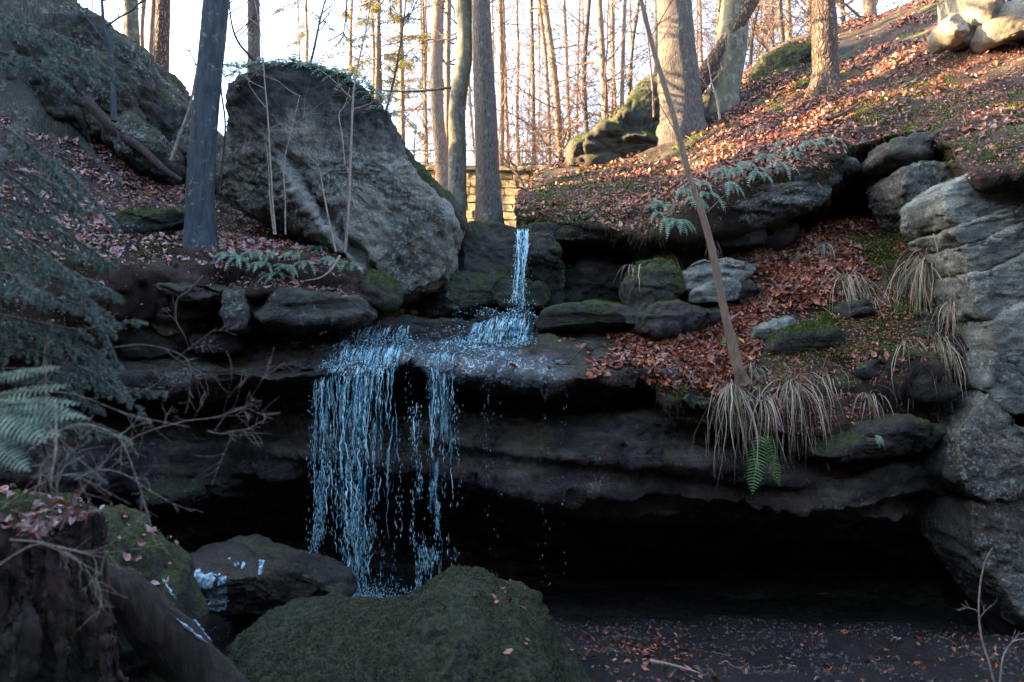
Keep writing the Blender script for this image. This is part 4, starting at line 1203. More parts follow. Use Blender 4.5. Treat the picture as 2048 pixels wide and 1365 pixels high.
# drops
N = 16000
comp = rg.random(N)
px = np.where(comp < .20, rg.normal(650, 12, N), np.where(comp < .50, rg.normal(716, 15, N), np.where(comp < .66, rg.uniform(640, 850, N), np.where(comp < .88, rg.normal(872, 17, N), rg.uniform(820, 925, N)))))
px = np.clip(px, 628, 930)
h = rg.random(N) ** 0.8
p0 = np.stack([np.interp(px, lip_px, lip[:, k]) for k in range(3)], 1)
hz = h * (p0[:, 2] - ZB)
p = p0 + np.stack([rg.normal(0, 0.012, N) + 0.02 * vnoise(np.stack([hz * 2.5, px * 0.05, px * 0], 1)), -0.03 - 0.16 * np.sqrt(hz / 2.4) + rg.normal(0, 0.05, N), -hz], 1)
cl = vnoise(np.stack([p[:, 0] * 16, p[:, 1] * 2, p[:, 2] * 2.2], 1), 5) + .6 * vnoise(np.stack([p[:, 0] * 40, p[:, 1] * 2, p[:, 2] * 6], 1), 6)
kp = cl + rg.normal(0, .25, N) > 0.22
p, h = p[kp], h[kp]; N = len(p)
V, F = drops(p, rg.uniform(0.012, 0.065, N) * (0.5 + 0.9 * np.sqrt(h)), rg.uniform(0.0012, 0.0036, N), rg, 0.06)
obj('drops', V, [F], M['water'], fall, kind='stuff')
# splash at the foot
N = 3200
a = rg.normal(0, 1, N)
sp = np.stack([np.where(rg.random(N) < .7, rg.normal(P(705, 1180, 8.1)[0], 0.22, N), rg.uniform(P(640, 1180, 8.1)[0], P(890, 1180, 8.1)[0], N)), rg.normal(8.1, 0.12, N), ZB + np.abs(rg.normal(0, 0.09, N))], 1)
V, F = drops(sp, rg.uniform(0.003, 0.02, N), rg.uniform(0.001, 0.006, N), rg, 0.6)
obj('splash', V, [F], M['water'], fall, kind='stuff')
# drips on the right
drip = empty('drip_line', lip_pt(980) + np.array([0, -0.1, -2]), 'thin line of separate drops falling right of the water curtain', 'water drip')
N = 150
px = np.where(rg.random(N) < .6, rg.normal(978, 9, N), np.where(rg.random(N) < .5, rg.normal(1128, 5, N), rg.normal(1088, 5, N)))
p0 = np.stack([np.interp(px, lip_px, lip[:, k]) for k in range(3)], 1)
hz = rg.random(N) * np.where(px < 1040, 1.0 + rg.random(N) * 0.9, 2.1)
V, F = drops(p0 + np.stack([rg.normal(0, .006, N), -0.05 + rg.normal(0, .02, N), -hz], 1), rg.uniform(0.012, 0.05, N), rg.uniform(0.0012, 0.0032, N), rg, 0.05)
obj('drops', V, [F], M['water'], drip, kind='stuff')

# pool under the falls
xs = np.linspace(-4.0, 1.6, 90); ys = np.linspace(6.9, 10.5, 60)
X, Yg = np.meshgrid(xs, ys)
v = np.stack([X.ravel(), Yg.ravel(), np.full(X.size, 0.0)], 1)
v[:, 0] += 0.15 * vnoise(v * 1.7, 3)
poolkeep = ((v[:, 0] + 1.7) / 1.35) ** 2 + ((v[:, 1] - 8.5) / 1.3) ** 2 < 1
rr = np.hypot(v[:, 0] - P(705, 1180, 8.1)[0], v[:, 1] - 8.1)
v[:, 2] += 0.018 * fbm(v * np.array([7, 7, 0]), 3, 4) * (0.3 + np.exp(-rr * 2)) + 0.01 * np.sin(rr * 40) * np.exp(-rr * 2)
pf = grid_faces(len(ys), len(xs)); pf = pf[poolkeep[pf].all(1)]; pu = np.unique(pf); pm = -np.ones(len(v), int); pm[pu] = np.arange(len(pu))
tag(obj('plunge_pool', v[pu], [pm[pf]], M['pool']), 'small dark pool under the main water curtain', None, None, 'structure')

# film of water on the sloping stream bed
pxg = PX(LG.reshape(-1, 3)).reshape(LG.shape[0], LG.shape[1], 2)
fl = empty('stream_water', LG[lip_row, np.argmin(abs(lip_px - 800))], 'thin rippling water spreading over the ledge top to the lip', 'stream')
r0, r1 = int(np.searchsorted(LTK, 0.3)), int(np.searchsorted(LTK, 2.55))
sub = LG[r0:r1].reshape(-1, 3)
f = grid_faces(r1 - r0, LG.shape[1])[:, ::-1]
q = PX(sub)
wz = np.interp(q[:, 1], [640, 700, 760], [0, 1, 1])
nse = 26 * fbm(sub * 2.5, 3, 6)
okv = (q[:, 0] + nse > 636) & (q[:, 0] + nse * 2 < np.interp(q[:, 1], [640, 690, 730, 770], [1085, 1070, 1150, 1180])) & (q[:, 1] > 640)
fk = f[okv[f].all(1)]
nn = vnormals(sub, [f])
nn = np.where(nn[:, 2:3] < -0.5, nn, nn)
if nn[:, 2].mean() < 0: nn = -nn
wv = sub + nn * (0.016 + 0.007 * fbm(sub * np.array([22, 9, 22]), 2, 14))[:, None]
used = np.unique(fk); mp = -np.ones(len(wv), int); mp[used] = np.arange(len(used))
fade = np.minimum.reduce([sstep(636, 670, q[:, 0] + nse), sstep(0, 60, np.interp(q[:, 1], [640, 690, 730, 770], [1085, 1070, 1150, 1180]) - q[:, 0] - nse * 2), sstep(640, 652, q[:, 1])])
fade = fade * np.clip(.75 + .8 * fbm(sub * 5, 3, 17), 0.25, 1)
obj('sheet', wv[used], [mp[fk]], M['film'], fl, attr=('fade', fade[used]))

def surf_path(pts, n=9, off=0.015):
    out = []
    pts = np.array(pts, float)
    t = np.linspace(0, len(pts) - 1, n)
    for a in t:
        i = min(int(a), len(pts) - 2); u = a - i
        x, y = pts[i] * (1 - u) + pts[i + 1] * u
        h_, nr_, _ = hit(x, y, off)
        if h_ is None: continue
        if out and abs(h_[1] - out[-1][1]) > 0.45:
            h_ = out[-1] + (P(x, y, out[-1][1]) - out[-1])
        out.append(h_)
    return out

bpy.context.view_layer.update(); DG = bpy.context.evaluated_depsgraph_get()
casc = empty('cascade', P(1000, 690, 9.4), 'small white cascade fanning over the rock step under the spout', 'cascade')
b = Bag()
for _ in range(150):
    x0 = rg.uniform(945, 1060)
    t0 = rg.random() ** 1.5
    y0 = np.interp(x0, [945, 1000, 1060], [648, 632, 626]) + t0 * 40
    x1 = x0 - rg.uniform(2, 22) * (1 if x0 < 1020 else 0.4); y1 = min(y0 + rg.uniform(12, 50), np.interp(x1, [900, 1060], [694, 684]))
    pth = surf_path([(x0, y0), ((x0 + x1) / 2 - 1, (y0 + y1) / 2), (x1, y1)], 8, 0.012)
    if len(pth) > 3: b.add(*lumpy(pth, rg.uniform(0.0025, 0.008), rg, 4, 0.9))
b.obj('strands', M['water'], casc, kind='stuff')
b = Bag(); pts = []
for _ in range(700):
    x = rg.uniform(905, 1075); y = rg.choice([rg.normal(690, 4), rg.normal(628, 6), rg.uniform(630, 690)])
    h_, n_, _ = hit(x, y, 0.02)
    if h_ is not None and h_[1] < 11: pts.append(h_ + np.array([0, 0, abs(rg.normal(0, 0.015))]))
pts = np.array(pts)
V, F = drops(pts, rg.uniform(0.008, 0.03, len(pts)), rg.uniform(0.003, 0.009, len(pts)), rg, 0.6)
obj('foam', V, [F], M['water'], casc, kind='stuff')

casc2 = empty('cascade', P(740, 740, 8.6), 'shallow stepped cascade just above the main lip on the left', 'cascade')
b = Bag(); pts = []
for _ in range(190):
    tier = rg.random()
    if tier < .30: x0, y0, L = rg.uniform(705, 818), rg.uniform(650, 668), rg.uniform(8, 26)
    elif tier < .75: x0, y0, L = rg.uniform(690, 805), rg.uniform(690, 706), rg.uniform(18, 40)
    else: x0, y0, L = rg.uniform(650, 800), rg.uniform(728, 748), rg.uniform(8, 20)
    pth = surf_path([(x0, y0), (x0 - rg.uniform(2, 12), y0 + L)], 7, 0.012)
    if len(pth) > 3: b.add(*lumpy(pth, rg.uniform(0.002, 0.007), rg, 4, 0.9))
for _ in range(1300):
    c_ = rg.random()
    x, y = (rg.uniform(680, 822), rg.normal(683, 7)) if c_ < .5 else (rg.uniform(645, 800), rg.normal(735, 9)) if c_ < .8 else (rg.uniform(700, 1000), rg.uniform(655, 720))
    h_, n_, _ = hit(x, y, 0.02)
    if h_ is not None: pts.append(h_ + np.array([0, 0, abs(rg.normal(0, 0.02))]))
b.obj('strands', M['water'], casc2, kind='stuff')
pts = np.array(pts)
V, F = drops(pts, rg.uniform(0.006, 0.026, len(pts)), rg.uniform(0.002, 0.007, len(pts)), rg, 0.7)
obj('foam', V, [F], M['water'], casc2, kind='stuff')

# the spout between the brink boulder and the hill edge
spout = empty('waterfall', P(1038, 620, 9.9), 'narrow spout of water pouring from the brink onto the step', 'waterfall')
for k in range(13):
    u = rg.uniform(-1.15, 1.15)
    n = 60
    t = np.linspace(0, 1, n)
    pyy = 458 + t * 170
    wid = np.interp(t, [0, .15, .5, 1], [12, 11, 7, 8])
    cx = np.interp(t, [0, .3, .7, 1], [1043, 1042, 1037, 1036])
    ws_ = rg.normal(0, 1, n).cumsum() * .7
    path = np.array([P(cx[i] + u * wid[i] + ws_[i], pyy[i], 10.2 - 0.6 * math.sqrt(t[i]) + 0.03 * u) for i in range(n)])
    a = 0 if k < 10 else int(rg.uniform(0, 25)); e = n if k < 10 else int(rg.uniform(35, n))
    b = Bag(); b.add(*lumpy(path[a:e], rg.uniform(0.003, 0.010), rg, 5, 1.0, .45)); b.obj('strand', M['water'], spout, kind='stuff')
N = 700
t = rg.random(N)
sp = np.array([P(np.interp(t[i], [0, 1], [1043, 1036]) + rg.normal(0, 7 if t[i] < .85 else 16), 460 + t[i] * 165, 10.2 - .6 * math.sqrt(t[i])) for i in range(N)])
V, F = drops(sp, rg.uniform(0.01, 0.04, N), rg.uniform(0.002, 0.006, N), rg, 0.1)
obj('drops', V, [F], M['water'], spout, kind='stuff')

def crust(name, label, cat, surf, poly, thr, seed, off, mat, fr=9.0):
    """an irregular thin crust following the rock surface"""
    v, f = surf
    c = v[f].mean(1); q = PX(c)
    near = c[:, 1] < np.median(c[:, 1]) + 10
    e = fbm(c * fr, 4, seed)
    keep = inpoly(q + 6 * np.stack([vnoise(c * 12, seed), vnoise(c * 12, seed + 1)], 1), poly) & (e > thr)
    nr = vnormals(v, [f])
    if (nr * (v - v.mean(0))).sum() < 0: nr = -nr
    k_ = f[keep]
    if len(k_) == 0: return
    w = v + nr * (off * (1 + 0.6 * vnoise(v * 30, 5)))[:, None]
    u = np.unique(k_); m_ = -np.ones(len(v), int); m_[u] = np.arange(len(u))
    obj(name, w[u], [m_[k_]], mat, None, label=label, cat=cat, kind='stuff')
for nm, lab, n, sz in [('mossy_slab', 'moss on the flat slab right of the splash', 6000, .016), ('moss_stone', 'bright moss cap on the broad bank stone', 7000, .020), ('moss_pillar', 'yellow green moss draping the upright rock', 8000, .022),
                       ('stone_slab', 'short dark moss along the slab under the brink boulder', 5000, .012), ('mossy_bump', 'moss on the bump at the end of the left bank', 3500, .016), ('mossy_boulder', 'moss on the rock leaning on the tall boulder', 5000, .016),
                       ('skyline_rock', 'sunny moss on the skyline rock', 7000, .03), ('hump_rock', 'sunny moss on the hump across the hillside', 5000, .03), ('brink_boulder', 'thin moss on top of the brink boulder', 2500, .012),
                       ('lip_rock', 'moss on the wet rock under the hanging grass', 2500, .014), ('shelf_stone', 'moss on the low shelf stone', 1800, .014), ('moss_ridge', 'moss on the dark hump in the leaves', 3500, .018)]:
    fuzz('moss', lab, RS[nm], n, lambda c, n_: np.clip(np.abs(n_[:, 2]) - (.25 if nm != 'moss_pillar' else -.2), 0, 1) * (0.1 + patch(c, 3.5, -.2, .3, 5)), sz, len(nm))

# ================================================================== ferns and grass
fuzz('moss', 'dark moss hanging on the lintel rock over the black hollow', RS['hollow_lintel'], 7000, lambda c, n: np.ones(len(c)), .022, 91)
fuzz('moss', 'moss on the upright rock right of the spout', RS['hollow_pillar'], 3500, lambda c, n: 0.1 + patch(c, 4, -.1, .3, 4), .016, 92)
def frond(bag, base, d, up, L, wid, pairs=14, droop=0.6, lobed=True):
    """one fern frond: midrib and paired tapering leaflets"""
    d = d / np.linalg.norm(d)
    pts = [np.array(base, float)]
    n = pairs
    dd = d.copy()
    for i in range(n):
        dd = dd + np.array([0, 0, -droop * 1.6 / n]); dd /= np.linalg.norm(dd)
        pts.append(pts[-1] + dd * L / n)
    pts = np.array(pts)
    side = np.cross(dd + d, up + np.array([1e-3, 0, 2e-3])); side /= max(np.linalg.norm(side), 1e-6)
    t = np.gradient(pts, axis=0); t /= np.linalg.norm(t, axis=1, keepdims=True)
    nrm = np.cross(side, t)
    bag.tube(pts, np.linspace(L * .010, L * .003, len(pts)), 3)
    V, F = [], []
    for i in range(1, n + 1):
        s = i / n
        w = wid * (math.sin(math.pi * min(1, s * 0.92 + 0.10)) ** 0.7) * 0.5 + wid * 0.03
        for sg in (-1, 1):
            o = pts[i]; a = side * sg
            hw = L / n * 0.24
            tip = o + a * w + t[i] * w * 0.35 - nrm[i] * w * 0.15 + np.array([0, 0, -0.05 * w])
            k_ = len(V)
            V += [o - t[i] * hw * 0.9, o + t[i] * hw * 0.9, o + a * w * 0.6 + t[i] * (w * 0.2 + hw * 0.75), tip, o + a * w * 0.6 + t[i] * (w * 0.2 - hw * 0.75)]
            F += [[k_, k_ + 1, k_ + 2, k_ + 4]]
            V += []
            F += [[k_ + 4, k_ + 2, k_ + 3, k_ + 3]]
    V = np.array(V); F = np.array(F)
    q = F[F[:, 2] != F[:, 3]]; tr = F[F[:, 2] == F[:, 3]][:, :3]
    bag.add(V, q); bag.n -= len(V); bag.v.pop(); bag.add(V, tr)

def fern(label, base, n, L, wid, group, seed, mat='fern', out=(0, -1, 0.2), spread=1.0, pairs=12, droop=1.0):
    r = random.Random(seed)
    root = empty('fern', base, label, 'fern', group)
    for i in range(n):
        a = r.uniform(-1.15, 1.15) * spread
        o = np.array(out, float)
        d = np.array([math.sin(a) * 1.0 + o[0], o[1] * math.cos(a * .6) * 0.8, o[2] + r.uniform(-.1, .35)])
        b = Bag()
        frond(b, np.array(base) + np.array([r.uniform(-.02, .02), 0, 0]), d, np.array([0, -0.6, 0.8]), L * r.uniform(.45, 1.2), wid * r.uniform(.7, 1.15), pairs, droop * r.uniform(.7, 1.3))
        b.obj('frond', M[mat], root)
    return root

ORD = ['first', 'second', 'third', 'fourth', 'fifth', 'sixth', 'seventh', 'eighth', 'ninth', 'tenth', 'eleventh', 'twelfth', 'thirteenth', 'fourteenth', 'fifteenth',
       'sixteenth', 'seventeenth', 'eighteenth', 'nineteenth', 'twentieth', 'twenty first', 'twenty second', 'twenty third', 'twenty fourth']
line = [(1308, 418), (1318, 440), (1332, 452), (1345, 425), (1352, 455), (1372, 395), (1385, 412), (1400, 378), (1415, 402), (1440, 352), (1452, 380), (1470, 352), (1492, 340), (1510, 362),
        (1530, 325), (1550, 342), (1580, 318), (1612, 300), (1648, 292), (1560, 300)]
line.sort()
for i, (x, y) in enumerate(line):
    h_, n_, _ = hit(x, y - 10, 0.0)
    if h_ is None: continue
    fern('%s hanging fern from the left along the pale overhanging slab edge' % ORD[i], h_ + np.array([0, -.04, .02]), 8, 0.32, 0.070, 'ferns along the overhanging slab edge', i, droop=1.4, out=(0, -1, 0.15))
line = sorted([(462, 512), (482, 520), (505, 508), (528, 530), (548, 512), (572, 535), (590, 510), (612, 528), (655, 520), (700, 530), (640, 498), (560, 552)])
for i, (x, y) in enumerate(line):
    h_, n_, _ = hit(x, y, 0.0)
    if h_ is None: continue
    fern('%s blue green fern from the left on the left bank rim' % ORD[i], h_ + np.array([0, -.03, .02]), 7, 0.29, 0.066, 'ferns on the left bank rim', 40 + i, droop=1.1, out=(0, -1, 0.2))
line = [(455 + 15 * i, float(np.interp(455 + 15 * i, [455, 500, 560, 620, 690, 735, 772, 792], [185, 158, 150, 156, 172, 194, 224, 262]))) for i in range(23)]
for i, (x, y) in enumerate(line):
    h_ = P(x - 8, y - 4, 9.78) + np.array([0, -.2, .02])
    fern('%s evergreen fern from the left on top of the tall boulder' % ORD[i], h_, 13, 0.34, 0.085, 'ferns on top of the tall boulder', 80 + i, droop=1.0, out=(0, -0.8, 0.5), spread=1.4, pairs=8)
# big fern at the left edge, close to the camera
root = empty('fern', P(-60, 900, 2.2), 'large pale green fern arching in at the left edge', 'fern')
for (x0, y0, x1, y1, L, W, dr) in [(-60, 770, 60, 748, .24, .05, .4), (-70, 810, 70, 782, .27, .055, .5), (-40, 815, 90, 812, .24, .06, .6), (-30, 830, 90, 842, .25, .07, .5),
                                 (-40, 850, 60, 870, .25, .09, .8), (-60, 800, 30, 870, .26, .10, 1.0), (-20, 800, 110, 840, .22, .05, .5), (-70, 860, 0, 930, .22, .09, 1.0)]:
    a, c = P(x0, y0, 2.25), P(x1 + 45, y1, 2.15); L = np.linalg.norm(c - a) * 1.12
    b = Bag(); frond(b, a, c - a + np.array([0, 0, .03]), np.array([0, -.7, .7]), L, W * 1.1, 20, dr * .16); b.obj('frond', M['fern'], root)
# green fern hanging under the lip
root = empty('fern', P(1528, 868, 7.85), 'bright green fern pair hanging straight down over the dark cave', 'fern')
for dx, L in ((-15, .58), (13, .50)):
    b = Bag(); a = P(1528 + dx * .5, 868, 7.8)
    frond(b, a, np.array([dx * .014, -.18, -1]), np.array([dx * .045, -1, .1]), L, 0.21, 19, 0.05); b.obj('frond', M['ferngreen'], root)
fern('yellowing fern lying over the leaf drift beside the sapling foot', hit(1462, 665)[0], 4, 0.42, 0.12, None, 5, 'ferny', (-.15, -1, -.4), .5, 16, 1.0)
fern('small pale fern under the lip at the far right', hit(1752, 870)[0], 3, 0.16, 0.07, None, 6, 'fern', (0, -1, -.2), .8, 9, 1.2)

def tuft(label, px, py, L, n, seed, green=0.2, group='dry grass tufts hanging from the bank', spread=0.5, out=0.5, hang=1.0):
    r = random.Random(seed)
    base, nn, _ = hit(px, py, 0.0)
    if base is None: return
    b = Bag()
    for _ in range(int(n * .95)):
        l = 1.1 * L * r.uniform(.15, 1.15)
        d = np.array([r.gauss(0, spread * 1.1), -out * .8 + r.gauss(0, .3), 0.2 + r.gauss(0, .45)])
        p = base + np.array([r.gauss(0, .03), r.gauss(0, .01), r.gauss(0, .015)])
        pts = [p]
        for k in range(7):
            d = d / np.linalg.norm(d)
            d = d + np.array([r.gauss(0, .14), r.gauss(0, .1), -0.62 * hang * r.uniform(.5, 1.3)])
            pts.append(pts[-1] + d / np.linalg.norm(d) * l / 7)
        pts = np.array(pts)
        sd_ = np.array([r.gauss(0, 1), r.gauss(0, .5), 0]); sd_ /= np.linalg.norm(sd_)
        w = np.array([1, 1.1, 1.1, 1, .9, .7, .45, .1])[:, None] * r.uniform(.0022, .0055)
        V = np.concatenate([pts - sd_ * w, pts + sd_ * w])
        m = len(pts)
        b.add(V, np.array([[i, i + 1, m + i + 1, m + i] for i in range(m - 1)]))
    b.obj('grass_tuft', M['grass'], None, smooth=False, label=label, cat='grass tuft', group=group)
for i, (x, y, L, n, sp, ou, lab) in enumerate([
 (1328, 505, .42, 90, .35, .4, 'pale dry tuft on top of the moss pillar'),
 (1272, 535, .40, 40, .5, .4, 'green tuft leaning out over the dark hollow'),
 (1425, 485, .25, 30, .4, .4, 'short dry tuft behind the sapling above the split block'),
 (1528, 262, .45, 60, .7, .3, 'sparse pale tuft on the leafy hillside'),
 (1650, 490, .45, 110, .25, .4, 'straw coloured tuft high in the leaf drift'),
 (1690, 562, .70, 190, .16, .4, 'long narrow straw tuft below the leaf drift'),
 (1852, 525, .85, 300, .45, .4, 'biggest straw tuft hanging beside the pale cliff'),
 (1810, 690, .58, 110, .3, .4, 'lower right tuft with a bent green blade'),
 (1872, 690, .68, 160, .18, .4, 'brown tuft hanging over the round stone'),
 (1462, 775, .85, 130, .35, .6, 'large green and straw tuft over the cave lip'),
 (1585, 768, .80, 230, .25, .5, 'wide pale tuft over the lip right of the green fern'),
 (1505, 735, .50, 60, .35, .4, 'thin tuft right of the sapling foot'),
 (1528, 800, .52, 90, .12, .3, 'brown dead fronds above the green hanging fern'),
 (1375, 745, .25, 22, .6, .3, 'tiny green tuft on the mossy lip left of the sapling'),
 (1600, 512, .35, 50, .5, .3, 'short wispy tuft at the top of the leaf drift'),
 (1745, 600, .45, 70, .4, .4, 'wispy tuft between the long narrow tuft and the biggest tuft'),
 (1905, 610, .55, 90, .4, .4, 'tuft squeezed against the pale cliff'),
 (1420, 520, .30, 40, .5, .3, 'small tuft drooping over the grey split block'),
 (1655, 748, .45, 60, .5, .4, 'thin straw tuft below the moss capped stone'),
 (1735, 790, .40, 60, .5, .4, 'straggling tuft above the wet lip rock')]):
    tuft(lab, x, y, L, n, i, spread=sp, out=ou)

# ================================================================== twigs, saplings, trees
def grow(bag, p, d, L, r0, depth, rnd, nchild=4, wob=0.18, grav=0.0, sides=4, spread=0.8, minr=0.0015, seg=None, taper=0.35, shrink=0.55):
    n = seg or (3 + depth)
    pts = [np.array(p, float)]; dd = np.array(d, float); dd /= np.linalg.norm(dd)
    for i in range(n):
        dd = dd + np.array([rnd.gauss(0, wob), rnd.gauss(0, wob), rnd.gauss(0, wob) + grav]); dd /= np.linalg.norm(dd)
        pts.append(pts[-1] + dd * L / n)
    pts = np.array(pts)
    bag.tube(pts, np.maximum(np.linspace(r0, r0 * taper, n + 1), minr), sides)
    if depth > 0:
        for k in range(nchild):
            t = rnd.uniform(0.25, 1.0) * n
            i = min(int(t), n - 1)
            q = pts[i] + (pts[i + 1] - pts[i]) * (t - i)
            a = pts[i + 1] - pts[i]; a /= np.linalg.norm(a)
            s = np.array([rnd.gauss(0, 1), rnd.gauss(0, 1), rnd.gauss(0, 1)]); s -= a * s.dot(a); s /= np.linalg.norm(s)
            grow(bag, q, a * 0.8 + s * spread, L * shrink * rnd.uniform(.7, 1.2), max(r0 * 0.5, minr), depth - 1, rnd, nchild, wob, grav, 3, spread, minr, None, taper, shrink)
    return pts

def trunk_mesh(path, rad, sides, amp, seed, flare=0.0, freq=6.0, base_z=0.0):
    v, f = tube(path, rad, sides)
    n = len(path)
    c = np.repeat(path, sides, 0)
    d = v - c
    l = np.maximum(np.linalg.norm(d, axis=1, keepdims=True), 1e-6)
    z = v[:, 2] - path[0, 2] - base_z
    st = v * np.array([freq, freq, freq * 0.25])
    k_ = 1 + amp * fbm(st, 4, seed) + amp * 0.6 * vnoise(v * np.array([1.3, 1.3, 1.3]), seed + 3)
    if flare:
        ang = np.arctan2(d[:, 1], d[:, 0])
        lobe = 0.6 + 0.4 * np.cos(ang * 4 + seed) + 0.3 * np.cos(ang * 7 + seed * 2)
        k_ = k_ + flare * np.exp(-np.maximum(z, 0) / 0.22) * lobe
    return c + d * k_[:, None], f

def tree(name, label, pts, Y, mat, cat='tree', group=None, H=14, sides=28, amp=0.05, flare=0.5, limbs=9, seed=0, twig='twigdark', lean_on=True, lmin=4.2, low=()):
    """pts: list of (px, py, width px) from the base up to the top of the frame"""
    rnd = random.Random(seed)
    if sides >= 20:
        hb, _, on = hit(pts[0][0], pts[0][1] - 4)
        if hb is not None and on.split('.')[0] in ('left_bank', 'right_hillside', 'leaf_litter', 'crumbs', 'moss', 'leaf') and abs(hb[1] - Y) < 3.5: Y = hb[1] + 0.05 + 0.9 * pts[0][2] / 2 / FPX * Y
    W = np.array([P(a, b, Y) for a, b, c in pts]); R = np.array([c for a, b, c in pts]) / 2 / FPX * Y
    W[0, 2] -= 0.0
    bz = 1.2 if Y > 9.3 else 0.45
    W = np.vstack([W[0] + np.array([0, 0, -bz]), W]); R = np.concatenate([[R[0] * 1.02], R])
    top = W[-1].copy(); d = (W[-1] - W[-2]); d /= np.linalg.norm(d); d = d * 0.4 + np.array([0, 0, 0.6]); d /= np.linalg.norm(d)
    zt = W[0][2] + H
    ext = []
    nE = max(3, int((zt - top[2]) / 1.0))
    q = top.copy()
    for i in range(nE):
        d = d + np.array([rnd.gauss(0, .03), rnd.gauss(0, .03), 0]); d /= np.linalg.norm(d)
        q = q + d * (zt - top[2]) / nE; ext.append(q.copy())
    A = np.vstack([W, ext]); RR = np.concatenate([R, np.linspace(R[-1], R[-1] * 0.25, nE + 1)[1:]])
    Lc = np.concatenate([[0], np.cumsum(np.linalg.norm(np.diff(A, axis=0), axis=1))])
    vis = Lc[len(W) - 1] + 0.4
    s = np.concatenate([np.arange(0, vis, 0.06 if sides > 16 else 0.22), np.arange(vis, Lc[-1], 0.6)])
    tt = np.interp(s, Lc, np.arange(len(A)))
    path = catmull(A, tt); rad = np.interp(s, Lc, RR)
    root = empty(name, W[1], label, cat, group)
    v, f = trunk_mesh(path, rad, sides, amp, seed, flare, 6.0, bz)
    obj('trunk', v, [f], mat, root)
    b = Bag()
    if limbs:
        for i in range(limbs):
            k_ = lmin / H + (0.97 - lmin / H) * rnd.random() ** (1.7 if lmin < 4 else 1)
            j = int(np.interp(k_ * H, path[:, 2] - path[0, 2], np.arange(len(path))))
            a = rnd.uniform(0, 6.28)
            grow(b, path[j], np.array([math.cos(a), math.sin(a), rnd.uniform(.1, .8)]), rnd.uniform(1.2, 2.6) * (1.15 - k_ * .5), max(rad[j] * 0.3, .012), 1 if k_ * H > 7.5 else 2, rnd, 4, 0.16, 0.02, 4, .8, .005)
    if limbs: b.obj('limbs', M[twig], root, kind='stuff')
    for (x0, y0, x1, y1, w) in low:
        lb = Bag()
        p0, p1 = P(x0, y0, Y), P(x1, y1, Y - 0.3)
        m = (p0 + p1) / 2 + np.array([0, 0, -0.05])
        lb.tube(catmull(np.array([p0, m, p1]), np.linspace(0, 2, 9)), np.linspace(w, w * .5, 9) / 2 / FPX * Y, 6)
        for k in range(5):
            t = rnd.uniform(.4, 1)
            grow(lb, p0 + (p1 - p0) * t + np.array([0, 0, -.05 * math.sin(3.14 * t)]), (p1 - p0) * .5 + np.array([rnd.gauss(0, .3), rnd.gauss(0, .3), rnd.gauss(0, .3)]), .5, .006, 1, rnd, 3, .2, 0, 3, .8, .002)
        lb.obj('branch', mat, root)
    return root

T1 = tree('tree', 'huge dark old trunk with flared roots in the top left corner', [(70, 262, 165), (60, 200, 150), (55, 100, 165), (52, 0, 180), (50, -100, 185)], 9.6, M['oldbeech'], flare=0.22, amp=0.07, seed=1, H=13)
T1Y = T1.location[1]
for q_, w_ in (([(120, 205), (140, 250), (165, 290), (205, 335), (250, 372)], 34), ([(95, 215), (100, 265), (112, 300), (120, 335)], 30), ([(40, 230), (30, 280), (0, 320), (-50, 360)], 40), ([(135, 190), (152, 220), (172, 262), (180, 285)], 22)):
    A_ = []
    for i_, (x_, y_) in enumerate(q_):
        h_, _, _ = hit(x_, y_)
        A_.append(P(x_, y_, T1Y - .15) if i_ < 1 or h_ is None or h_[1] > 12.5 else h_ + np.array([0, .02, 0]))
    A_ = np.array(A_); pp_ = catmull(A_, np.linspace(0, len(A_) - 1, 40))
    v, f = trunk_mesh(pp_, np.linspace(w_, w_ * .3, 40) / 2 / FPX * T1Y, 14, .12, 71)
    obj('root', v, [f], M['oldbeech'], T1)
tree('tree', 'straight blue black trunk rooted at the edge of the left bank', [(402, 505, 62), (400, 400, 54), (405, 300, 52), (418, 150, 50), (432, 0, 49), (440, -100, 47)], 8.6, M['blue'], flare=0.45, amp=0.02, seed=2, H=14)
tree('tree', 'thick grey ridged trunk left of the leaning red log', [(1362, 272, 100), (1360, 220, 92), (1355, 120, 78), (1350, 40, 70), (1346, -60, 68)], 12.0, M['bark'], flare=0.25, amp=0.035, seed=3, H=16)
tree('tree', 'grey trunk crossed by the leaning red log', [(1448, 226, 60), (1450, 180, 58), (1462, 90, 62), (1472, 0, 52), (1478, -60, 50)], 13.0, M['beech'], flare=0.3, amp=0.06, seed=4, H=15)
tree('pine_tree', 'pine with thick plated bark standing on the leafy slope', [(1650, 192, 62), (1652, 140, 52), (1648, 60, 52), (1645, 0, 48), (1642, -60, 46)], 12.2, M['pine'], flare=0.4, amp=0.07, seed=5, H=16)
tree('tree', 'straight grey trunk with fine ridges standing behind the spout', [(978, 455, 56), (976, 380, 50), (972, 240, 46), (966, 120, 42), (962, 0, 37), (960, -60, 36)], 12.6, M['bark'], flare=0.15, amp=0.025, seed=6, H=16)
tree('tree', 'kinked olive trunk with a branch scar beside the straight grey trunk', [(914, 458, 36), (915, 400, 37), (915, 300, 34), (914, 230, 33), (919, 175, 34), (928, 120, 34), (930, 60, 30), (926, 0, 36), (925, -60, 34)], 12.8, M['beech'], flare=0.1, amp=0.06, seed=7, H=15,
     low=((905, 175, 745, 180, 6),))
tree('tree', 'brown sunlit trunk left of the kinked olive trunk', [(890, 410, 34), (886, 330, 30), (876, 240, 26), (873, 150, 26), (877, 0, 24), (878, -60, 22)], 17, M['farbark'], flare=0.1, amp=0.04, seed=8, H=15, sides=18)
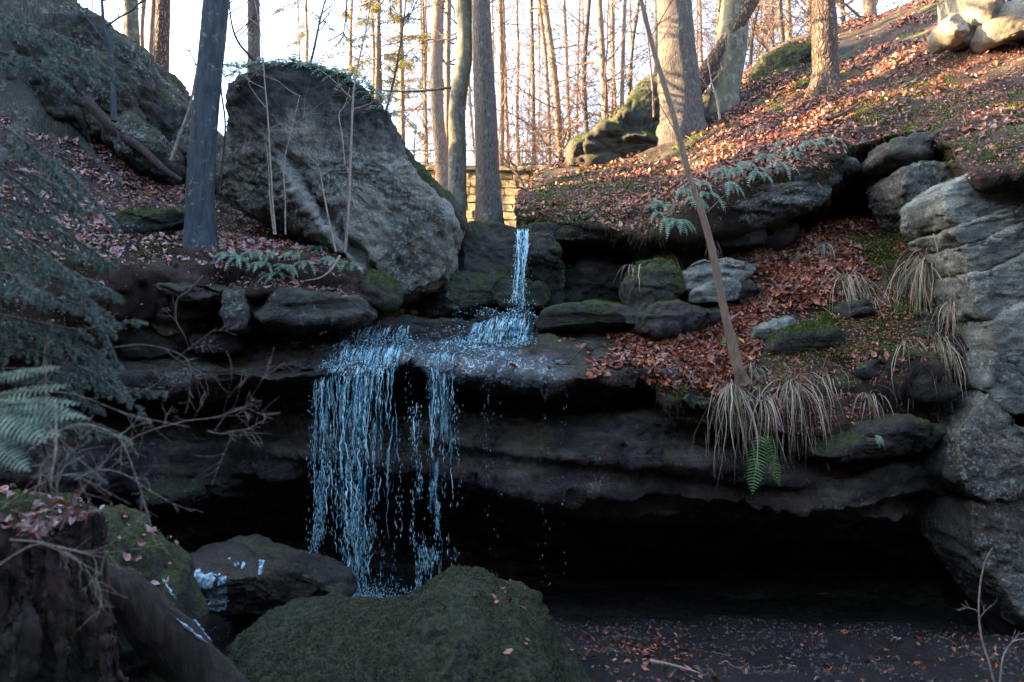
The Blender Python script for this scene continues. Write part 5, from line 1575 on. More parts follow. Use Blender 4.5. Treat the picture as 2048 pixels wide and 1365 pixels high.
tree('tree', 'thin dark trunk squeezed between the brown and the olive trunks', [(896, 400, 12), (895, 200, 12), (897, 0, 12), (898, -60, 11)], 17.5, M['farbark'], flare=0, amp=0.03, seed=9, H=14, sides=12)
tree('tree', 'pale trunk rising directly behind the tall boulder', [(508, 200, 27), (508, 100, 25), (507, 0, 24), (507, -60, 22)], 15.5, M['bark'], flare=0, amp=0.04, seed=10, H=15, sides=18)
tree('tree', 'dark red trunk with a pale edge on the left crest', [(318, 200, 36), (322, 120, 32), (327, 0, 27), (329, -60, 26)], 15.5, M['pine'], flare=.1, amp=0.05, seed=11, H=14, sides=18)
tree('tree', 'olive trunk standing furthest left on the crest', [(267, 150, 29), (264, 60, 27), (262, 0, 26), (261, -60, 25)], 16.5, M['beech'], flare=0, amp=0.04, seed=12, H=14, sides=16)
tree('tree', 'slim brown trunk with bare twigs between the two left crest trunks', [(300, 190, 9), (303, 80, 10), (308, 0, 11), (310, -60, 10)], 16.8, M['farbark'], flare=0, amp=0.04, seed=13, H=12, sides=10)
tree('tree', 'second slim trunk on the left crest beside the olive one', [(286, 150, 10), (284, 60, 8), (288, 0, 10), (289, -60, 9)], 17.2, M['farbark'], flare=0, amp=0.04, seed=14, H=12, sides=10)
tree('tree', 'narrow trunk right behind the thick grey ridged one', [(1316, 260, 26), (1318, 150, 22), (1318, 0, 18), (1318, -60, 18)], 15.2, M['bark'], flare=0, amp=0.04, seed=15, H=15, sides=18)
far = [
 (1175, 285, 1168, 150, 1178, 0, 11, 19, 'dark crooked trunk above the sunny rock'), (1212, 255, 1205, 120, 1198, 0, 15, 18, 'reddish trunk above the skyline rock'),
 (1243, 230, 1246, 110, 1250, 0, 9, 18, 'thin dark trunk right of the reddish one'), (1258, 200, 1265, 90, 1278, 0, 8, 19, 'thin leaning trunk left of the long sapling'),
 (1122, 320, 1110, 160, 1088, 0, 15, 21, 'forked grey trunk leaning left over the wall'), (1140, 320, 1135, 160, 1128, 0, 8, 22, 'slim upright trunk beside the forked one'),
 (1068, 340, 1066, 160, 1062, 0, 9, 23, 'thin trunk over the middle of the wall'), (1003, 345, 1004, 160, 1000, 0, 11, 22, 'thin trunk just right of the straight grey one'),
 (1018, 345, 1012, 200, 1006, 0, 8, 24, 'faint trunk behind the wall fence'), (1568, 110, 1562, 50, 1558, 0, 12, 19, 'brown trunk on the right skyline left of the pine'),
 (1578, 90, 1578, 40, 1576, 0, 12, 20, 'warm lit trunk closest left of the pine on the skyline'), (1622, 70, 1620, 30, 1618, 0, 10, 21, 'pale trunk hidden behind the pine'),
 (1690, 60, 1686, 30, 1684, 0, 11, 19, 'reddish trunk right of the pine on the skyline'), (1742, 45, 1740, 20, 1738, -20, 30, 18, 'broad trunk at the crest left of the pale boulders'),
 (1548, 110, 1545, 60, 1546, 0, 7, 22, 'very thin trunk on the right skyline'), (760, 300, 760, 150, 756, 0, 9, 21, 'twiggy trunk over the right shoulder of the tall boulder'),
 (806, 330, 804, 160, 800, 0, 11, 20, 'pale trunk right of the tall boulder'), (745, 240, 748, 120, 742, 0, 8, 23, 'thin trunk above the boulder ferns'),
 (855, 330, 850, 160, 846, 0, 6, 24, 'hair thin trunk left of the brown one'), (1100, 330, 1094, 150, 1076, -20, 8, 24, 'slender trunk leaning left in the middle gap'),
 (1232, 230, 1226, 100, 1224, 0, 7, 23, 'thin pale trunk between the reddish and dark ones'), (1500, 140, 1506, 60, 1520, 0, 7, 21, 'thin trunk in the gap right of the leaning log'),
 (1430, 180, 1434, 80, 1440, 0, 9, 21, 'thin trunk between the two big grey trunks'), (1405, 180, 1402, 80, 1400, 0, 7, 23, 'hair thin trunk right beside the thick grey one')]
for i, (x0, y0, x1, y1, x2, y2, w, Y, lab) in enumerate(far):
    tree('tree', lab, [(x0, y0 + 20, w), (x1, y1, w * .9), (x2, y2, w * .85), (x2 + (x2 - x1) * .4, y2 - 60, w * .8)], Y, M['farbark'] if i % 3 else M['bark'], flare=0, amp=0.05, seed=50 + i, H=13, sides=9, limbs=26, twig='twigwarm', lmin=0.8,
         group='thin trees on the plateau behind the wall')
rnd = random.Random(5)
for i in range(24):
    x = rnd.choice([rnd.uniform(150, 470), rnd.uniform(560, 860), rnd.uniform(930, 1320), rnd.uniform(930, 1320), rnd.uniform(1400, 1620)])
    Y = rnd.uniform(24, 40)
    base = 738 - (3.5) / Y * 1600
    base = min(base, 420)
    tx = x + rnd.uniform(-25, 25); w = rnd.uniform(2.5, 6)
    tree('tree', 'slender bare tree far behind the wall', [(x, base, w), ((x + tx) / 2 + rnd.uniform(-8, 8), base / 2, w * .9), (tx, 0, w * .8)], Y, M['farbark'], flare=0, amp=0.04, seed=200 + i, H=15, sides=6,
         limbs=30, twig='twigwarm', lmin=1.0, group='slender trees far behind the wall')

for i in range(14):
    x_ = rnd.choice([rnd.uniform(560, 860), rnd.uniform(940, 1330), rnd.uniform(1420, 1600)]); y_ = rnd.uniform(19.9, 27)
    sb = empty('bare_thicket', P(x_, 345 if x_ < 1330 else 180, y_) , 'leafless thicket of fine twigs behind the stone wall', 'shrub', 'leafless thickets behind the stone wall')
    b = Bag()
    for q_ in range(7):
        grow(b, np.array(sb.location) + np.array([rnd.gauss(0, .3), rnd.gauss(0, .3), -1.0]), np.array([rnd.gauss(0, .4), rnd.gauss(0, .3), 1]), rnd.uniform(2, 4.2), .018, 2, rnd, 6, .13, .02, 4, .8, .0045)
    b.obj('twigs', M['twigwarm'], sb, kind='stuff')
for i in range(15):  # unseen trees added to throw streaks of shade on the hillside
    x_, y_ = rnd.uniform(-17, -9.5), rnd.uniform(9.5, 19)
    z_ = float(ground_z(np.array([x_]), np.array([y_]))[0])
    q_ = PX([[x_, y_, z_]])[0]; w_ = rnd.uniform(.28, .5) * FPX / y_
    if q_[0] > -60: continue
    tree('tree', 'unseen crest tree beyond the left edge, added for its shade', [(q_[0], q_[1], w_), (q_[0] + 5, q_[1] - 300, w_ * .9)], y_, M['farbark'], flare=0, amp=.04, seed=500 + i, H=13, sides=8, limbs=16, lmin=2.0, group='unseen crest trees beyond the left edge, added for their shade')
# leaning red log
lt = empty('leaning_log', P(1405, 175, 12.3), 'reddish dead trunk leaning between the two grey trunks', 'log')
pa = catmull(np.array([P(1352, 232, 14.72), P(1412, 148, 14.7), P(1455, 80, 14.66), (P(1500, 5, 14.6)), P(1560, -110, 14.5)]), np.linspace(0, 4, 60))
v, f = trunk_mesh(pa, np.linspace(.17, .14, 60), 20, .06, 31)
obj('trunk', v, [f], M['pine'], lt)

# conifers behind with drooping sprays
def conifer(label, px, base, w, Y, seed, H=14, dens=1.0):
    rnd = random.Random(seed)
    root = empty('conifer', P(px, base, Y), label, 'conifer', 'conifers behind the tall boulder')
    b0 = P(px, base, Y) + np.array([0, 0, -.6])
    path = np.array([b0 + np.array([rnd.gauss(0, .02) , 0, H * t]) for t in np.linspace(0, 1, 16)])
    b = Bag(); b.tube(path, np.linspace(w, w * .2, 16) / 2 / FPX * Y, 8); b.obj('trunk', M['farbark'], root)
    b = Bag(); T = []
    for i in range(int(46 * dens)):
        t = rnd.uniform(.12, .98); a = rnd.uniform(0, 6.28); L = (1 - t * .65) * rnd.uniform(.8, 2.0)
        p = b0 + np.array([0, 0, H * t])
        d = np.array([math.cos(a), math.sin(a), rnd.uniform(-.25, .25)])
        n = 8; pts = [p]
        for k in range(n):
            d = d + np.array([0, 0, -.05]); pts.append(pts[-1] + d / np.linalg.norm(d) * L / n)
        b.tube(pts, np.linspace(.014, .004, n + 1), 3)
        for k in range(int(58 * L * dens)):
            u = rnd.uniform(.2, 1) * n; j = min(int(u), n - 1)
            q = pts[j] + (pts[j + 1] - pts[j]) * (u - j)
            T.append((q, L))
    b.obj('limbs', M['twigwarm'], root, kind='stuff')
    q = np.array([x[0] for x in T]); r = np.random.default_rng(seed)
    N = len(q); m = 5
    q = np.repeat(q, m, 0) + r.normal(0, .05, (N * m, 3))
    dd = r.normal(0, 1, (N * m, 3)); dd[:, 2] = dd[:, 2] * .5 - .7; dd /= np.linalg.norm(dd, axis=1, keepdims=True)
    aa = np.cross(dd, r.normal(0, 1, (N * m, 3))); aa /= np.linalg.norm(aa, axis=1, keepdims=True)
    L = r.uniform(.06, .17, (N * m, 1))
    V = np.stack([q - aa * .010, q + aa * .010, q + dd * L], 1).reshape(-1, 3)
    obj('needles', V, [np.arange(len(V)).reshape(-1, 3)], M['farneedle'], root, False)
for i, (x, b_, w, Y, lab) in enumerate([(800, 330, 10, 22, 'conifer just right of the tall boulder'), (700, 250, 9, 25, 'conifer behind the middle of the tall boulder'), (755, 300, 12, 19, 'nearest conifer above the boulder shoulder'),
        (610, 220, 8, 27, 'conifer behind the left half of the tall boulder'), (850, 330, 8, 26, 'conifer left of the brown sunlit trunk'), (1035, 330, 9, 27, 'conifer in the gap right of the grey trunk')]):
    conifer(lab, x, b_, w, Y, 300 + i, dens=0.9 if i != 5 else 0.5)

# long sapling in front
sap = empty('sapling', P(1480, 752, 7.9), 'long thin bare sapling leaning left across the right bank', 'sapling')
pa = catmull(np.array([P(1486, 765, 8.0), P(1476, 735, 7.95), P(1462, 680, 7.95), P(1444, 600, 7.95), P(1424, 500, 7.95), P(1402, 420, 7.95), P(1378, 350, 7.95), P(1345, 225, 7.95), P(1310, 110, 7.95), P(1282, 0, 7.95), P(1262, -90, 7.95), P(1230, -300, 7.9)]), np.linspace(0, 11, 160))
s_ = np.linspace(0, 1, 160)
rad = np.interp(s_, [0, .05, .2, .6, 1], [17, 13, 9.5, 6.2, 3.5]) / FPX * 7.95 * 0.92
v, f = trunk_mesh(pa, rad, 14, .06, 5, 0.0, 9)
obj('trunk', v, [f], M['sapling'], sap)
for (i, sx) in ((70, 1), (95, -1), (120, 1), (135, -1)):
    b = Bag(); grow(b, pa[i], np.array([sx * .7, -.2, .8]), .9, .007, 2, random.Random(i), 3, .14, .03, 4, .8, .0018); b.obj('twig', M['sapling'], sap)

def stem(label, pts, Y, w, seed, mat='twig', name='sapling', twigs=3, L=.35, cat='sapling', depth=1):
    rnd = random.Random(seed)
    if name == 'sapling' and Y < 9.5: w = w * .7
    A = np.array([P(q[0], q[1], Y if len(q) < 3 else q[2]) for q in pts])
    path = catmull(A, np.linspace(0, len(A) - 1, 12 * (len(A) - 1)))
    root = empty(name, A[0], label, cat)
    b = Bag(); r = w / 2 / FPX * Y
    b.tube(path, np.linspace(r, r * .35, len(path)), 6); b.obj('stem', M[mat], root)
    for k in range(twigs):
        i = rnd.randint(len(path) // 3, len(path) - 2)
        b = Bag(); grow(b, path[i], np.array([rnd.choice([-1, 1]) * .8, rnd.gauss(0, .3), .7]), L * rnd.uniform(.5, 1.2), r * .45, depth, rnd, 3, .18, .03, 3, .8, .0014); b.obj('twig', M[mat], root)
    return root
stem('tallest thin stem rising in front of the tall boulder', [(690, 505), (697, 420), (702, 300), (706, 200), (712, 150), (725, 90), (738, 30), (748, -60)], 9.0, 9, 1, twigs=5, L=.6)
stem('short crooked stem left of the tallest boulder stem', [(672, 505), (660, 450), (648, 390), (640, 345), (630, 322)], 9.0, 7, 2, twigs=2, L=.25)
stem('pair of pale stems at the left foot of the boulder', [(551, 470), (545, 400), (541, 330), (536, 240), (530, 170), (520, 60), (500, -40)], 8.9, 7, 3, twigs=4, L=.7)
stem('second pale stem beside the left boulder foot', [(548, 470), (540, 400), (537, 340), (533, 290)], 8.95, 6, 4, twigs=0)
stem('thin pale stem with a side arc in front of the boulder', [(571, 470), (570, 400), (568, 330), (585, 250), (600, 190)], 9.0, 5, 5, twigs=3, L=.5)
stem('blue grey stem forked against the boulder face', [(690, 330), (684, 270), (678, 230), (690, 210), (700, 175)], 9.0, 5, 6, twigs=1, L=.3)
stem('thin upright stem just right of the blue black trunk', [(438, 388), (448, 300), (450, 240), (442, 170), (450, 90), (458, 0), (462, -60)], 9.3, 8, 7, 'twigdark', twigs=5, L=.7)
stem('dark curved sapling on the left slope below the crag', [(228, 243), (226, 160), (220, 95), (208, 50), (204, 0), (200, -80)], 9.8, 13, 8, 'blue', twigs=4, L=.8)
stem('leaning grey stem behind the blue black trunk', [(342, 322), (360, 270), (378, 220), (390, 160), (400, 100)], 9.9, 9, 9, twigs=2, L=.5)
stem('dark branching stem above the tall boulder', [(615, 150, 10.4), (630, 90, 10.4), (640, 40, 10.4), (655, -20, 10.4), (660, -80, 10.4)], 10.4, 6, 10, 'twigdark', twigs=8, L=.8, depth=2)
stem('dark twiggy stem above the right shoulder of the boulder', [(770, 230, 10.6), (790, 150, 10.6), (805, 60, 10.6), (815, -30, 10.6)], 10.6, 6, 11, 'twigdark', twigs=9, L=.9, depth=2)
stem('dark stem arching over the boulder from its left corner', [(540, 150, 10.4), (480, 90, 10.2), (462, 40, 10.1), (455, -60, 10)], 10.3, 6, 12, 'twigdark', twigs=7, L=.9, depth=2)
stem('thin reddish stem beside the foot of the great hill trunk', [(1308, 235), (1306, 190), (1300, 120), (1292, 40), (1290, -40)], 11.5, 5, 13, 'twigwarm', twigs=4, L=.7)
stem('bare weed stem between the two big grey trunks', [(1440, 240), (1434, 200), (1422, 160), (1415, 110)], 11, 5, 14, twigs=3, L=.4)
stem('bare reddish shrub in front of the stone wall', [(838, 400, 15), (832, 360, 15), (828, 310, 15), (832, 250, 15)], 15, 6, 15, 'twigwarm', twigs=9, L=.8, depth=2)
stem('sunlit twiggy shrub at the foot of the stone wall', [(1052, 385, 15), (1040, 355, 15), (1030, 330, 15)], 15, 6, 16, 'twigwarm', twigs=12, L=.7, depth=2)
stem('thorny twig lying over the bright end of the ledge', [(1175, 688, 8.9), (1130, 730, 8.4), (1105, 750, 8.1), (1082, 765, 8.0), (1085, 790, 7.95), (1092, 800, 7.95)], 8.4, 4, 17, 'twigdark', 'fallen_twig', 3, .15, 'twig')
stem('fallen dark branch lying on the hillside leaves', [(1655, 240, 10.9), (1690, 225, 11.0), (1720, 205, 11.2)], 11, 9, 18, 'twigdark', 'fallen_branch', 1, .2, 'branch')
stem('pale stick lying on the gorge floor', [(1300, 1322, 6.2), (1350, 1332, 6.1), (1400, 1347, 6.0)], 6.1, 9, 19, 'twig', 'fallen_branch', 0, .2, 'branch')
stem('thin bare seedling standing at the bottom right', [(1995, 1400, 4.4), (1982, 1340, 4.4), (1962, 1270, 4.4), (1958, 1200, 4.4), (1968, 1130, 4.4), (1985, 1095, 4.4)], 4.4, 8, 20, 'twig', twigs=2, L=.18)
stem('forked side stem beside the bottom right seedling', [(1998, 1400, 4.3), (2005, 1320, 4.3), (2025, 1285, 4.3), (2060, 1278, 4.3)], 4.3, 7, 21, 'twig', twigs=1, L=.15)
stem('pale root looping out of the left fern clump', [(680, 512, 8.75), (662, 540, 8.65), (640, 556, 8.6), (610, 562, 8.6)], 8.6, 6, 22, 'twig', 'exposed_root', 0, .1, 'root')
stem('dark root hanging down the left rock face', [(408, 552, 8.5), (375, 585, 8.4), (355, 600, 8.4), (352, 640, 8.4), (368, 670, 8.4), (378, 700, 8.5)], 8.4, 7, 23, 'twigdark', 'exposed_root', 2, .3, 'root')
stem('thick mossy root winding down beside the crag', [(170, 200, 10.6), (235, 265, 10.5), (285, 300, 10.4), (330, 340, 10.2), (365, 362, 10.1)], 10.4, 26, 24, 'rotten', 'exposed_root', 0, .3, 'root')

# ------------------------------------------------------------------ wall with fence behind the gap
wl = empty('stone_wall', P(980, 452, 19.5), 'yellowish dressed stone wall lit by the sun in the gap', 'wall')
x0, x1 = P(770, 400, 19.5)[0], P(1140, 400, 19.5)[0]
zt, zb = P(980, 338, 19.5)[2], P(980, 470, 19.5)[2]
Rw = random.Random(3)
nrow = 8; hgt = (zt - 0.12 - zb) / nrow
def boxv(x0, x1, y0, y1, z0, z1, bev=0.016, j=0.008):
    v = []
    for yy, s in ((y0, bev), (y0 + bev, 0), (y1, 0)):
        v += [(x0 + s, yy, z0 + s), (x1 - s, yy, z0 + s), (x1 - s, yy, z1 - s), (x0 + s, yy, z1 - s)]
    v = np.array(v) + np.array([[Rw.gauss(0, j) for _ in range(3)] for _ in v])
    f = [[0, 1, 2, 3]] + [[a * 4 + i, (a + 1) * 4 + i, (a + 1) * 4 + (i + 1) % 4, a * 4 + (i + 1) % 4] for a in (0, 1) for i in range(4)]
    f = [q[::-1] for q in f] + [[8, 9, 10, 11]]
    return v, np.array(f)
slope = (P(1080, 348, 19.5)[2] - P(830, 325, 19.5)[2]) / (P(1080, 0, 19.5)[0] - P(830, 0, 19.5)[0])
for r_ in range(nrow):
    x = x0 - Rw.uniform(0, .3)
    while x < x1:
        w = Rw.uniform(.24, .48)
        v, f = boxv(x, x + w - .008, 19.5 + Rw.uniform(-.012, .012), 19.8, zb + r_ * hgt, zb + (r_ + 1) * hgt - .008)
        v[:, 2] += (v[:, 0] - x0) * slope + 0.1
        v[:, 1] -= (v[:, 0] - x0) * 0.3
        obj('stone', v, [f], M['wallstone'], wl, False)
        x += w
v, f = boxv(x0, x1 + .3, 19.52, 19.9, zb - .5, zt - .14); v[:, 2] += (v[:, 0] - x0) * slope + .1; v[:, 1] += .04 - (v[:, 0] - x0) * 0.3
obj('core', v, [f], M['wallstone'], wl, False)
x = x0
while x < x1:
    v, f = boxv(x, x + .88, 19.42, 19.98, zt - .115, zt); v[:, 2] += (v[:, 0] - x0) * slope + .1; v[:, 1] -= (v[:, 0] - x0) * 0.3
    obj('coping', v, [f], M['wallstone'], wl, False); x += .9
fn_ = empty('railing', P(980, 338, 19.9), 'low metal railing along the top of the stone wall', 'railing')
def wz_(x, z): return np.array([x, 19.7 - (x - x0) * .3, z + (x - x0) * slope + .1])
for dz in (.12, .42):
    b = Bag(); b.tube([wz_(x0, zt + dz), wz_((x0 + x1) / 2, zt + dz), wz_(x1, zt + dz)], .014, 5); b.obj('rail', M['iron'], fn_)
x = x0; i = 0
while x < x1:
    b = Bag(); b.tube([wz_(x, zt - .05), wz_(x, zt + (.48 if i % 8 == 0 else .42))], .016 if i % 8 == 0 else .006, 4); b.obj('post' if i % 8 == 0 else 'bar', M['iron'], fn_); x += .14; i += 1

# ================================================================== left foreground: spruce boughs, shrub, stump, log
def bough(root, pts, seed, width=.16, dens=1.0):
    rnd = random.Random(seed)
    A = np.array([P(*q) for q in pts])
    path = catmull(A, np.linspace(0, len(A) - 1, 24))
    L = np.linalg.norm(np.diff(path, axis=0), axis=1).sum()
    b = Bag(); b.tube(path, np.linspace(.006, .002, len(path)), 5)
    q0, q1 = [], []
    n = int(L / .018 * dens)
    for i in range(n):
        t = (i + rnd.random()) / n
        j = min(int(t * 23), 22)
        p = path[j] + (path[j + 1] - path[j]) * (t * 23 - j)
        a = path[j + 1] - path[j]; a /= np.linalg.norm(a)
        side = np.cross(a, [0, 0, 1.0]); side /= np.linalg.norm(side)
        s = rnd.choice([-1, 1])
        l = width * (1.05 - t * .75) * rnd.uniform(.5, 1.15)
        d = a * .75 + side * s * rnd.uniform(.3, 1.0) + np.array([0, 0, rnd.uniform(-.55, .1)])
        pp = [p]
        for k in range(5):
            d = d + np.array([rnd.gauss(0, .06), rnd.gauss(0, .06), -.07]); pp.append(pp[-1] + d / np.linalg.norm(d) * l / 5)
        b.tube(pp, np.linspace(.0022, .001, 6), 3)
        for k in range(5): q0.append(pp[k]); q1.append(pp[k + 1])
    o = b.obj('branch', M['twigdark'], root)
    q0, q1 = np.array(q0), np.array(q1)
    r = np.random.default_rng(seed)
    m = 25
    t = r.random((len(q0) * m, 1))
    a = np.repeat(q1 - q0, m, 0); c = np.repeat(q0, m, 0) + a * t
    a /= np.linalg.norm(a, axis=1, keepdims=True)
    s = r.normal(0, 1, a.shape); s -= a * (s * a).sum(1, keepdims=True); s /= np.linalg.norm(s, axis=1, keepdims=True)
    s[:, 2] += .25
    d = a * .6 + s * .8; d /= np.linalg.norm(d, axis=1, keepdims=True)
    w = np.cross(d, r.normal(0, 1, a.shape)); w /= np.linalg.norm(w, axis=1, keepdims=True)
    ln = r.uniform(.009, .016, (len(c), 1))
    V = np.stack([c - w * .0016, c + w * .0016, c + d * ln], 1).reshape(-1, 3)
    obj('needles', V, [np.arange(len(V)).reshape(-1, 3)], M['needle'], o, False)
sp = empty('spruce_tree', P(-110, 1500, 3.2), 'young spruce reaching its boughs in from the left edge', 'spruce')
b = Bag(); b.tube([P(-110, 1500, 3.2), P(-120, 800, 3.2), P(-130, 0, 3.2), P(-120, -700, 3.2)], [.06, .05, .035, .012], 10); b.obj('trunk', M['bark'], sp)
BO = [
 [(-120, -40, 3.2), (0, 30, 3.0), (110, 70, 2.9), (210, 130, 2.9)], [(-120, 60, 3.3), (20, 110, 3.2), (130, 130, 3.1), (250, 170, 3.1)],
 [(-120, 0, 3.4), (30, 60, 3.5), (150, 120, 3.6), (260, 150, 3.6)],
 [(-120, 200, 3.0), (0, 250, 2.9), (80, 310, 2.8), (150, 400, 2.8)], [(-120, 240, 3.1), (20, 290, 3.0), (120, 330, 2.9), (225, 445, 2.9)],
 [(-120, 330, 3.0), (10, 350, 2.9), (90, 400, 2.9), (200, 420, 2.8)], [(-120, 420, 2.8), (0, 450, 2.7), (80, 500, 2.7), (150, 560, 2.7)],
 [(-120, 470, 3.0), (20, 500, 2.9), (130, 540, 2.8), (235, 590, 2.8)], [(-120, 540, 2.9), (10, 540, 2.8), (120, 560, 2.7), (228, 640, 2.7)],
 [(-120, 560, 3.2), (60, 590, 3.1), (170, 620, 3.0), (238, 730, 3.0)], [(-120, 610, 3.0), (50, 640, 2.9), (160, 660, 2.9), (275, 640, 2.9)],
 [(-120, 700, 3.1), (50, 700, 3.0), (170, 740, 3.0), (240, 790, 3.0)], [(-120, 740, 3.3), (80, 740, 3.2), (200, 770, 3.1), (320, 785, 3.1)],
 [(-120, 800, 3.1), (40, 820, 3.0), (150, 850, 3.0), (250, 880, 3.0)], [(-120, 840, 3.3), (60, 880, 3.2), (140, 910, 3.2), (200, 960, 3.2)],
 [(-120, 640, 3.4), (60, 660, 3.4), (180, 700, 3.4), (290, 840, 3.3)], [(-120, 380, 3.3), (60, 440, 3.2), (150, 480, 3.2), (225, 530, 3.2)]]
BO += [[(-120, y_ - 30, d_), (20, y_ - 10, d_ - .1), (x_ * .6, y_ + 15, d_ - .15), (x_, y_ + e_, d_ - .2)] for y_, x_, e_, d_ in
       [(300, 130, 60, 3.3), (350, 160, 90, 3.4), (480, 200, 50, 3.5), (520, 180, 60, 3.2), (590, 220, 70, 3.4), (650, 200, 60, 3.1), (690, 260, 110, 3.5), (760, 200, 60, 3.4), (820, 260, 60, 3.5), (130, 150, 60, 3.4), (410, 120, 40, 3.0), (560, 90, 30, 2.7)]]
for i, q in enumerate(BO): bough(sp, q, 400 + i, .15 if i > 2 else .17, 1.0)

sh = empty('bare_shrub', P(40, 1120, 2.9), 'tangle of pale leafless twigs spreading from the left edge', 'shrub')
rnd = random.Random(77)
def twigpath(pts, w, n=18):
    A = np.array([P(*q) for q in pts]); path = catmull(A, np.linspace(0, len(A) - 1, n))
    b = Bag(); b.tube(path, np.linspace(w, w * .35, n), 5)
    return path, b
tw = [
 ([(120, 1060, 2.9), (180, 960, 2.9), (260, 880, 2.9), (360, 845, 2.9), (430, 835, 2.9), (498, 812, 2.9)], .0032),
 ([(430, 862, 2.9), (445, 840, 2.9), (460, 822, 2.9), (495, 812, 2.9)], .0018), ([(415, 862, 2.9), (440, 868, 2.9), (470, 862, 2.9), (500, 858, 2.9)], .002),
 ([(100, 850, 2.8), (110, 900, 2.8), (85, 925, 2.8), (82, 970, 2.8)], .004), ([(110, 800, 2.8), (112, 900, 2.75), (102, 960, 2.7), (105, 1010, 2.7)], .005),
 ([(60, 900, 2.8), (150, 850, 2.8), (230, 870, 2.8), (260, 920, 2.8), (300, 1045, 2.8)], .004), ([(150, 960, 2.8), (200, 940, 2.8), (250, 950, 2.8), (310, 990, 2.8)], .003),
 ([(40, 780, 3.0), (150, 790, 3.0), (260, 830, 3.0), (380, 855, 3.0)], .003), ([(0, 1020, 2.6), (60, 980, 2.6), (130, 950, 2.6), (215, 960, 2.6)], .003),
 ([(0, 1130, 2.5), (70, 1090, 2.5), (140, 1100, 2.5), (190, 1120, 2.5), (190, 1200, 2.5)], .004), ([(20, 1080, 2.5), (100, 1090, 2.5), (170, 1130, 2.5), (205, 1150, 2.5)], .003),
 ([(100, 640, 3.1), (92, 700, 3.1), (90, 760, 3.1), (96, 850, 3.1)], .009), ([(200, 700, 3.2), (290, 690, 3.2), (370, 715, 3.2), (380, 760, 3.2), (340, 765, 3.2)], .002),
 ([(240, 790, 3.2), (310, 770, 3.2), (350, 720, 3.2), (435, 655, 3.2)], .002), ([(60, 1060, 2.7), (110, 1000, 2.7), (120, 930, 2.7), (180, 880, 2.7)], .003)]
for i, (q, w) in enumerate(tw):
    path, b = twigpath(q, w)
    for k in range(6 if i != 11 else 4):
        j = rnd.randint(3, 16)
        a = path[j + 1] - path[j]; a /= np.linalg.norm(a)
        grow(b, path[j], a + np.array([rnd.gauss(0, .6), rnd.gauss(0, .5), rnd.gauss(0, .6)]), rnd.uniform(.06, .22), w * .5, 1, rnd, 3, .14, 0, 3, .8, .0008)
    b.obj('branch', M['twig'], sh)

# mossy ground round the stump, stump, log, ice
rock('mossy_mound', 'mossy earth mound behind the rotten stump', [(-200, 1010), (-60, 1000), (60, 1010), (180, 1040), (250, 1095), (300, 1140), (330, 1230), (340, 1500), (100, 1700), (-250, 1600)], 4.6, .55, M['mossy'], .03, .6, .7, cat='mound', s=4)
st = empty('tree_stump', P(100, 1500, 3.3), 'rotten reddish stump with moss at the bottom left', 'stump')
zt_, zb_ = P(100, 1058, 3.3)[2], P(100, 1700, 3.3)[2]
nS, nC = 80, 150
zz = np.linspace(zt_, zb_, nS); th = np.linspace(0, 2 * math.pi, nC, endpoint=False)
cx = P(85, 1200, 3.35)
V = []
for i, z in enumerate(zz):
    t = i / nS
    R_ = .215 + .10 * t + .12 * max(0, t - .5)
    fl_ = 1 + (.10 + .10 * t) * np.cos(th * 5 + 1.0 + t) + .07 * np.cos(th * 11 + 2 + 2 * t) + .045 * np.abs(np.cos(th * 17 + 3 * t))
    V.append(np.stack([cx[0] + np.cos(th) * R_ * fl_, cx[1] + np.sin(th) * R_ * fl_, np.full(nC, z) + .05 * np.cos(th * 3) * (1 - t)], 1))
V = np.array(V).reshape(-1, 3)
V += .03 * np.stack([fbm(V * np.array([9, 9, 4]), 5, 1, .6), fbm(V * np.array([9, 9, 4]), 5, 2, .6), 0.6 * fbm(V * 8, 3, 3)], 1)
V += .035 * vnormals(V, [grid_faces(nS, nC, True)]) * fbm(V * np.array([16, 16, 2.2]), 3, 21, .5, True)[:, None]
STV = V
obj('wood', V, [grid_faces(nS, nC, True)], M['rotten'], st)
tp = V[:nC]; ctr = tp.mean(0) + np.array([0, 0, .01])
rings = np.concatenate([ctr + (tp - ctr) * s for s in (1.0, .75, .5, .25, .02)]); rings[nC:, 2] += .03 * fbm(rings[nC:] * 9, 3, 5)
obj('top', rings, [grid_faces(5, nC, True)], M['soil'], st)
topv = rings; topf = grid_faces(5, nC, True)
litter('leaf_litter', 'pinkish leaves lying on top of the rotten stump', (topv, topf), 170, .034, lambda c, n: np.ones(len(c)), M['leafpink'], 9)
fuzz('moss', 'moss streaks on the rotten stump', (STV, grid_faces(nS, nC, True)), 9000, lambda c, n: patch(c, 3, .0, .35, 3) * (c[:, 1] < cx[1] + .2), .012, 15, 'algae')
mo = bpy.data.objects['mossy_mound']; mv = np.empty(len(mo.data.vertices) * 3); mo.data.vertices.foreach_get('co', mv); mv = mv.reshape(-1, 3) + np.array(mo.location)
mf = np.array([p.vertices[:] for p in mo.data.polygons if len(p.vertices) == 4])
litter('leaf_litter', 'leaves caught on the mossy mound behind the stump', (mv, mf), 500, .032, lambda c, n: (np.abs(n[:, 2]) > .4) * (0.1 + patch(c, 4, -.1, .3, 3)), M['leafpink'], 10)
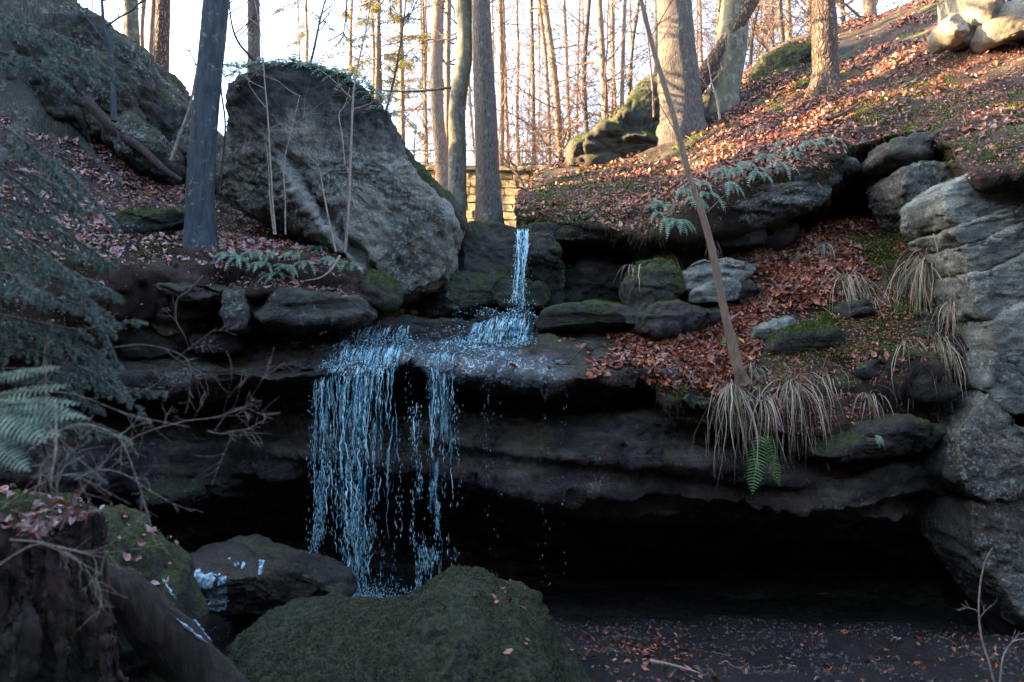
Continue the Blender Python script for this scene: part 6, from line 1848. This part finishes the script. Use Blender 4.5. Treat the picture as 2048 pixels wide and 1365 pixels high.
fuzz('moss', 'thick moss on the mound behind the stump', (mv, mf), 16000, lambda c, n: (np.abs(n[:, 2]) > .1) * (0.2 + patch(c, 3, -.1, .3, 8)), .016, 14)
lg = empty('fallen_log', P(330, 1230, 4.3), 'dark wet log slanting down from the stump to the big boulder', 'log')
pa = catmull(np.array([P(120, 1120, 3.9), P(235, 1180, 4.0), P(315, 1255, 4.1), P(395, 1335, 4.2), P(470, 1420, 4.2)]), np.linspace(0, 4, 70))
v, f = trunk_mesh(pa, np.linspace(.10, .125, 70), 40, .24, 61, 0, 8); obj('trunk', v, [f], M['rotten'], lg)

bpy.context.view_layer.update(); DG = bpy.context.evaluated_depsgraph_get()
crust('ice_crust', 'largest white ice crust on the low dark rock', 'ice', RS['ice_rock'], [(335, 1180), (370, 1145), (415, 1135), (450, 1155), (455, 1215), (400, 1225), (350, 1210)], 0.05, 2, .006, M['ice'])
crust('ice_crust', 'small curled ice patch high on the low dark rock', 'ice', RS['ice_rock'], [(435, 1118), (485, 1116), (492, 1140), (470, 1150), (440, 1136)], 0.0, 4, .006, M['ice'], 14)
crust('ice_crust', 'tiny upright ice streak on the low rock near the water', 'ice', RS['ice_rock'], [(514, 1122), (530, 1120), (526, 1150), (513, 1150)], -0.3, 5, .006, M['ice'])
litter('leaf_litter', 'few leaves stuck on the big foreground boulder', RS['foreground_boulder'], 90, .026, lambda c, n: (np.abs(n[:, 2]) > .5) * (PX(c)[:, 0] > 900), M['leaf'], 44)
fuzz('moss', 'short algae tufts on the big foreground boulder', RS['foreground_boulder'], 60000, lambda c, n_: (0.35 + patch(c, 2.5, -.3, .3, 5)) * (c[:, 1] < 6.3), .015, 77, 'algae')
for i, (a_, c_, lab) in enumerate([((322, 1155), (350, 1200), 'ice streak at the upper end of the log'), ((352, 1238), (415, 1290), 'long ice ridge on the wet log'), ((385, 1240), (425, 1285), 'short ice ridge on the wet log')]):
    pth = surf_path([a_, c_], 12, .004)
    if len(pth) > 4:
        b = Bag(); b.add(*lumpy(pth, .006, rg, 6, .9)); b.obj('ice_streak', M['ice'], None, label=lab, cat='ice')
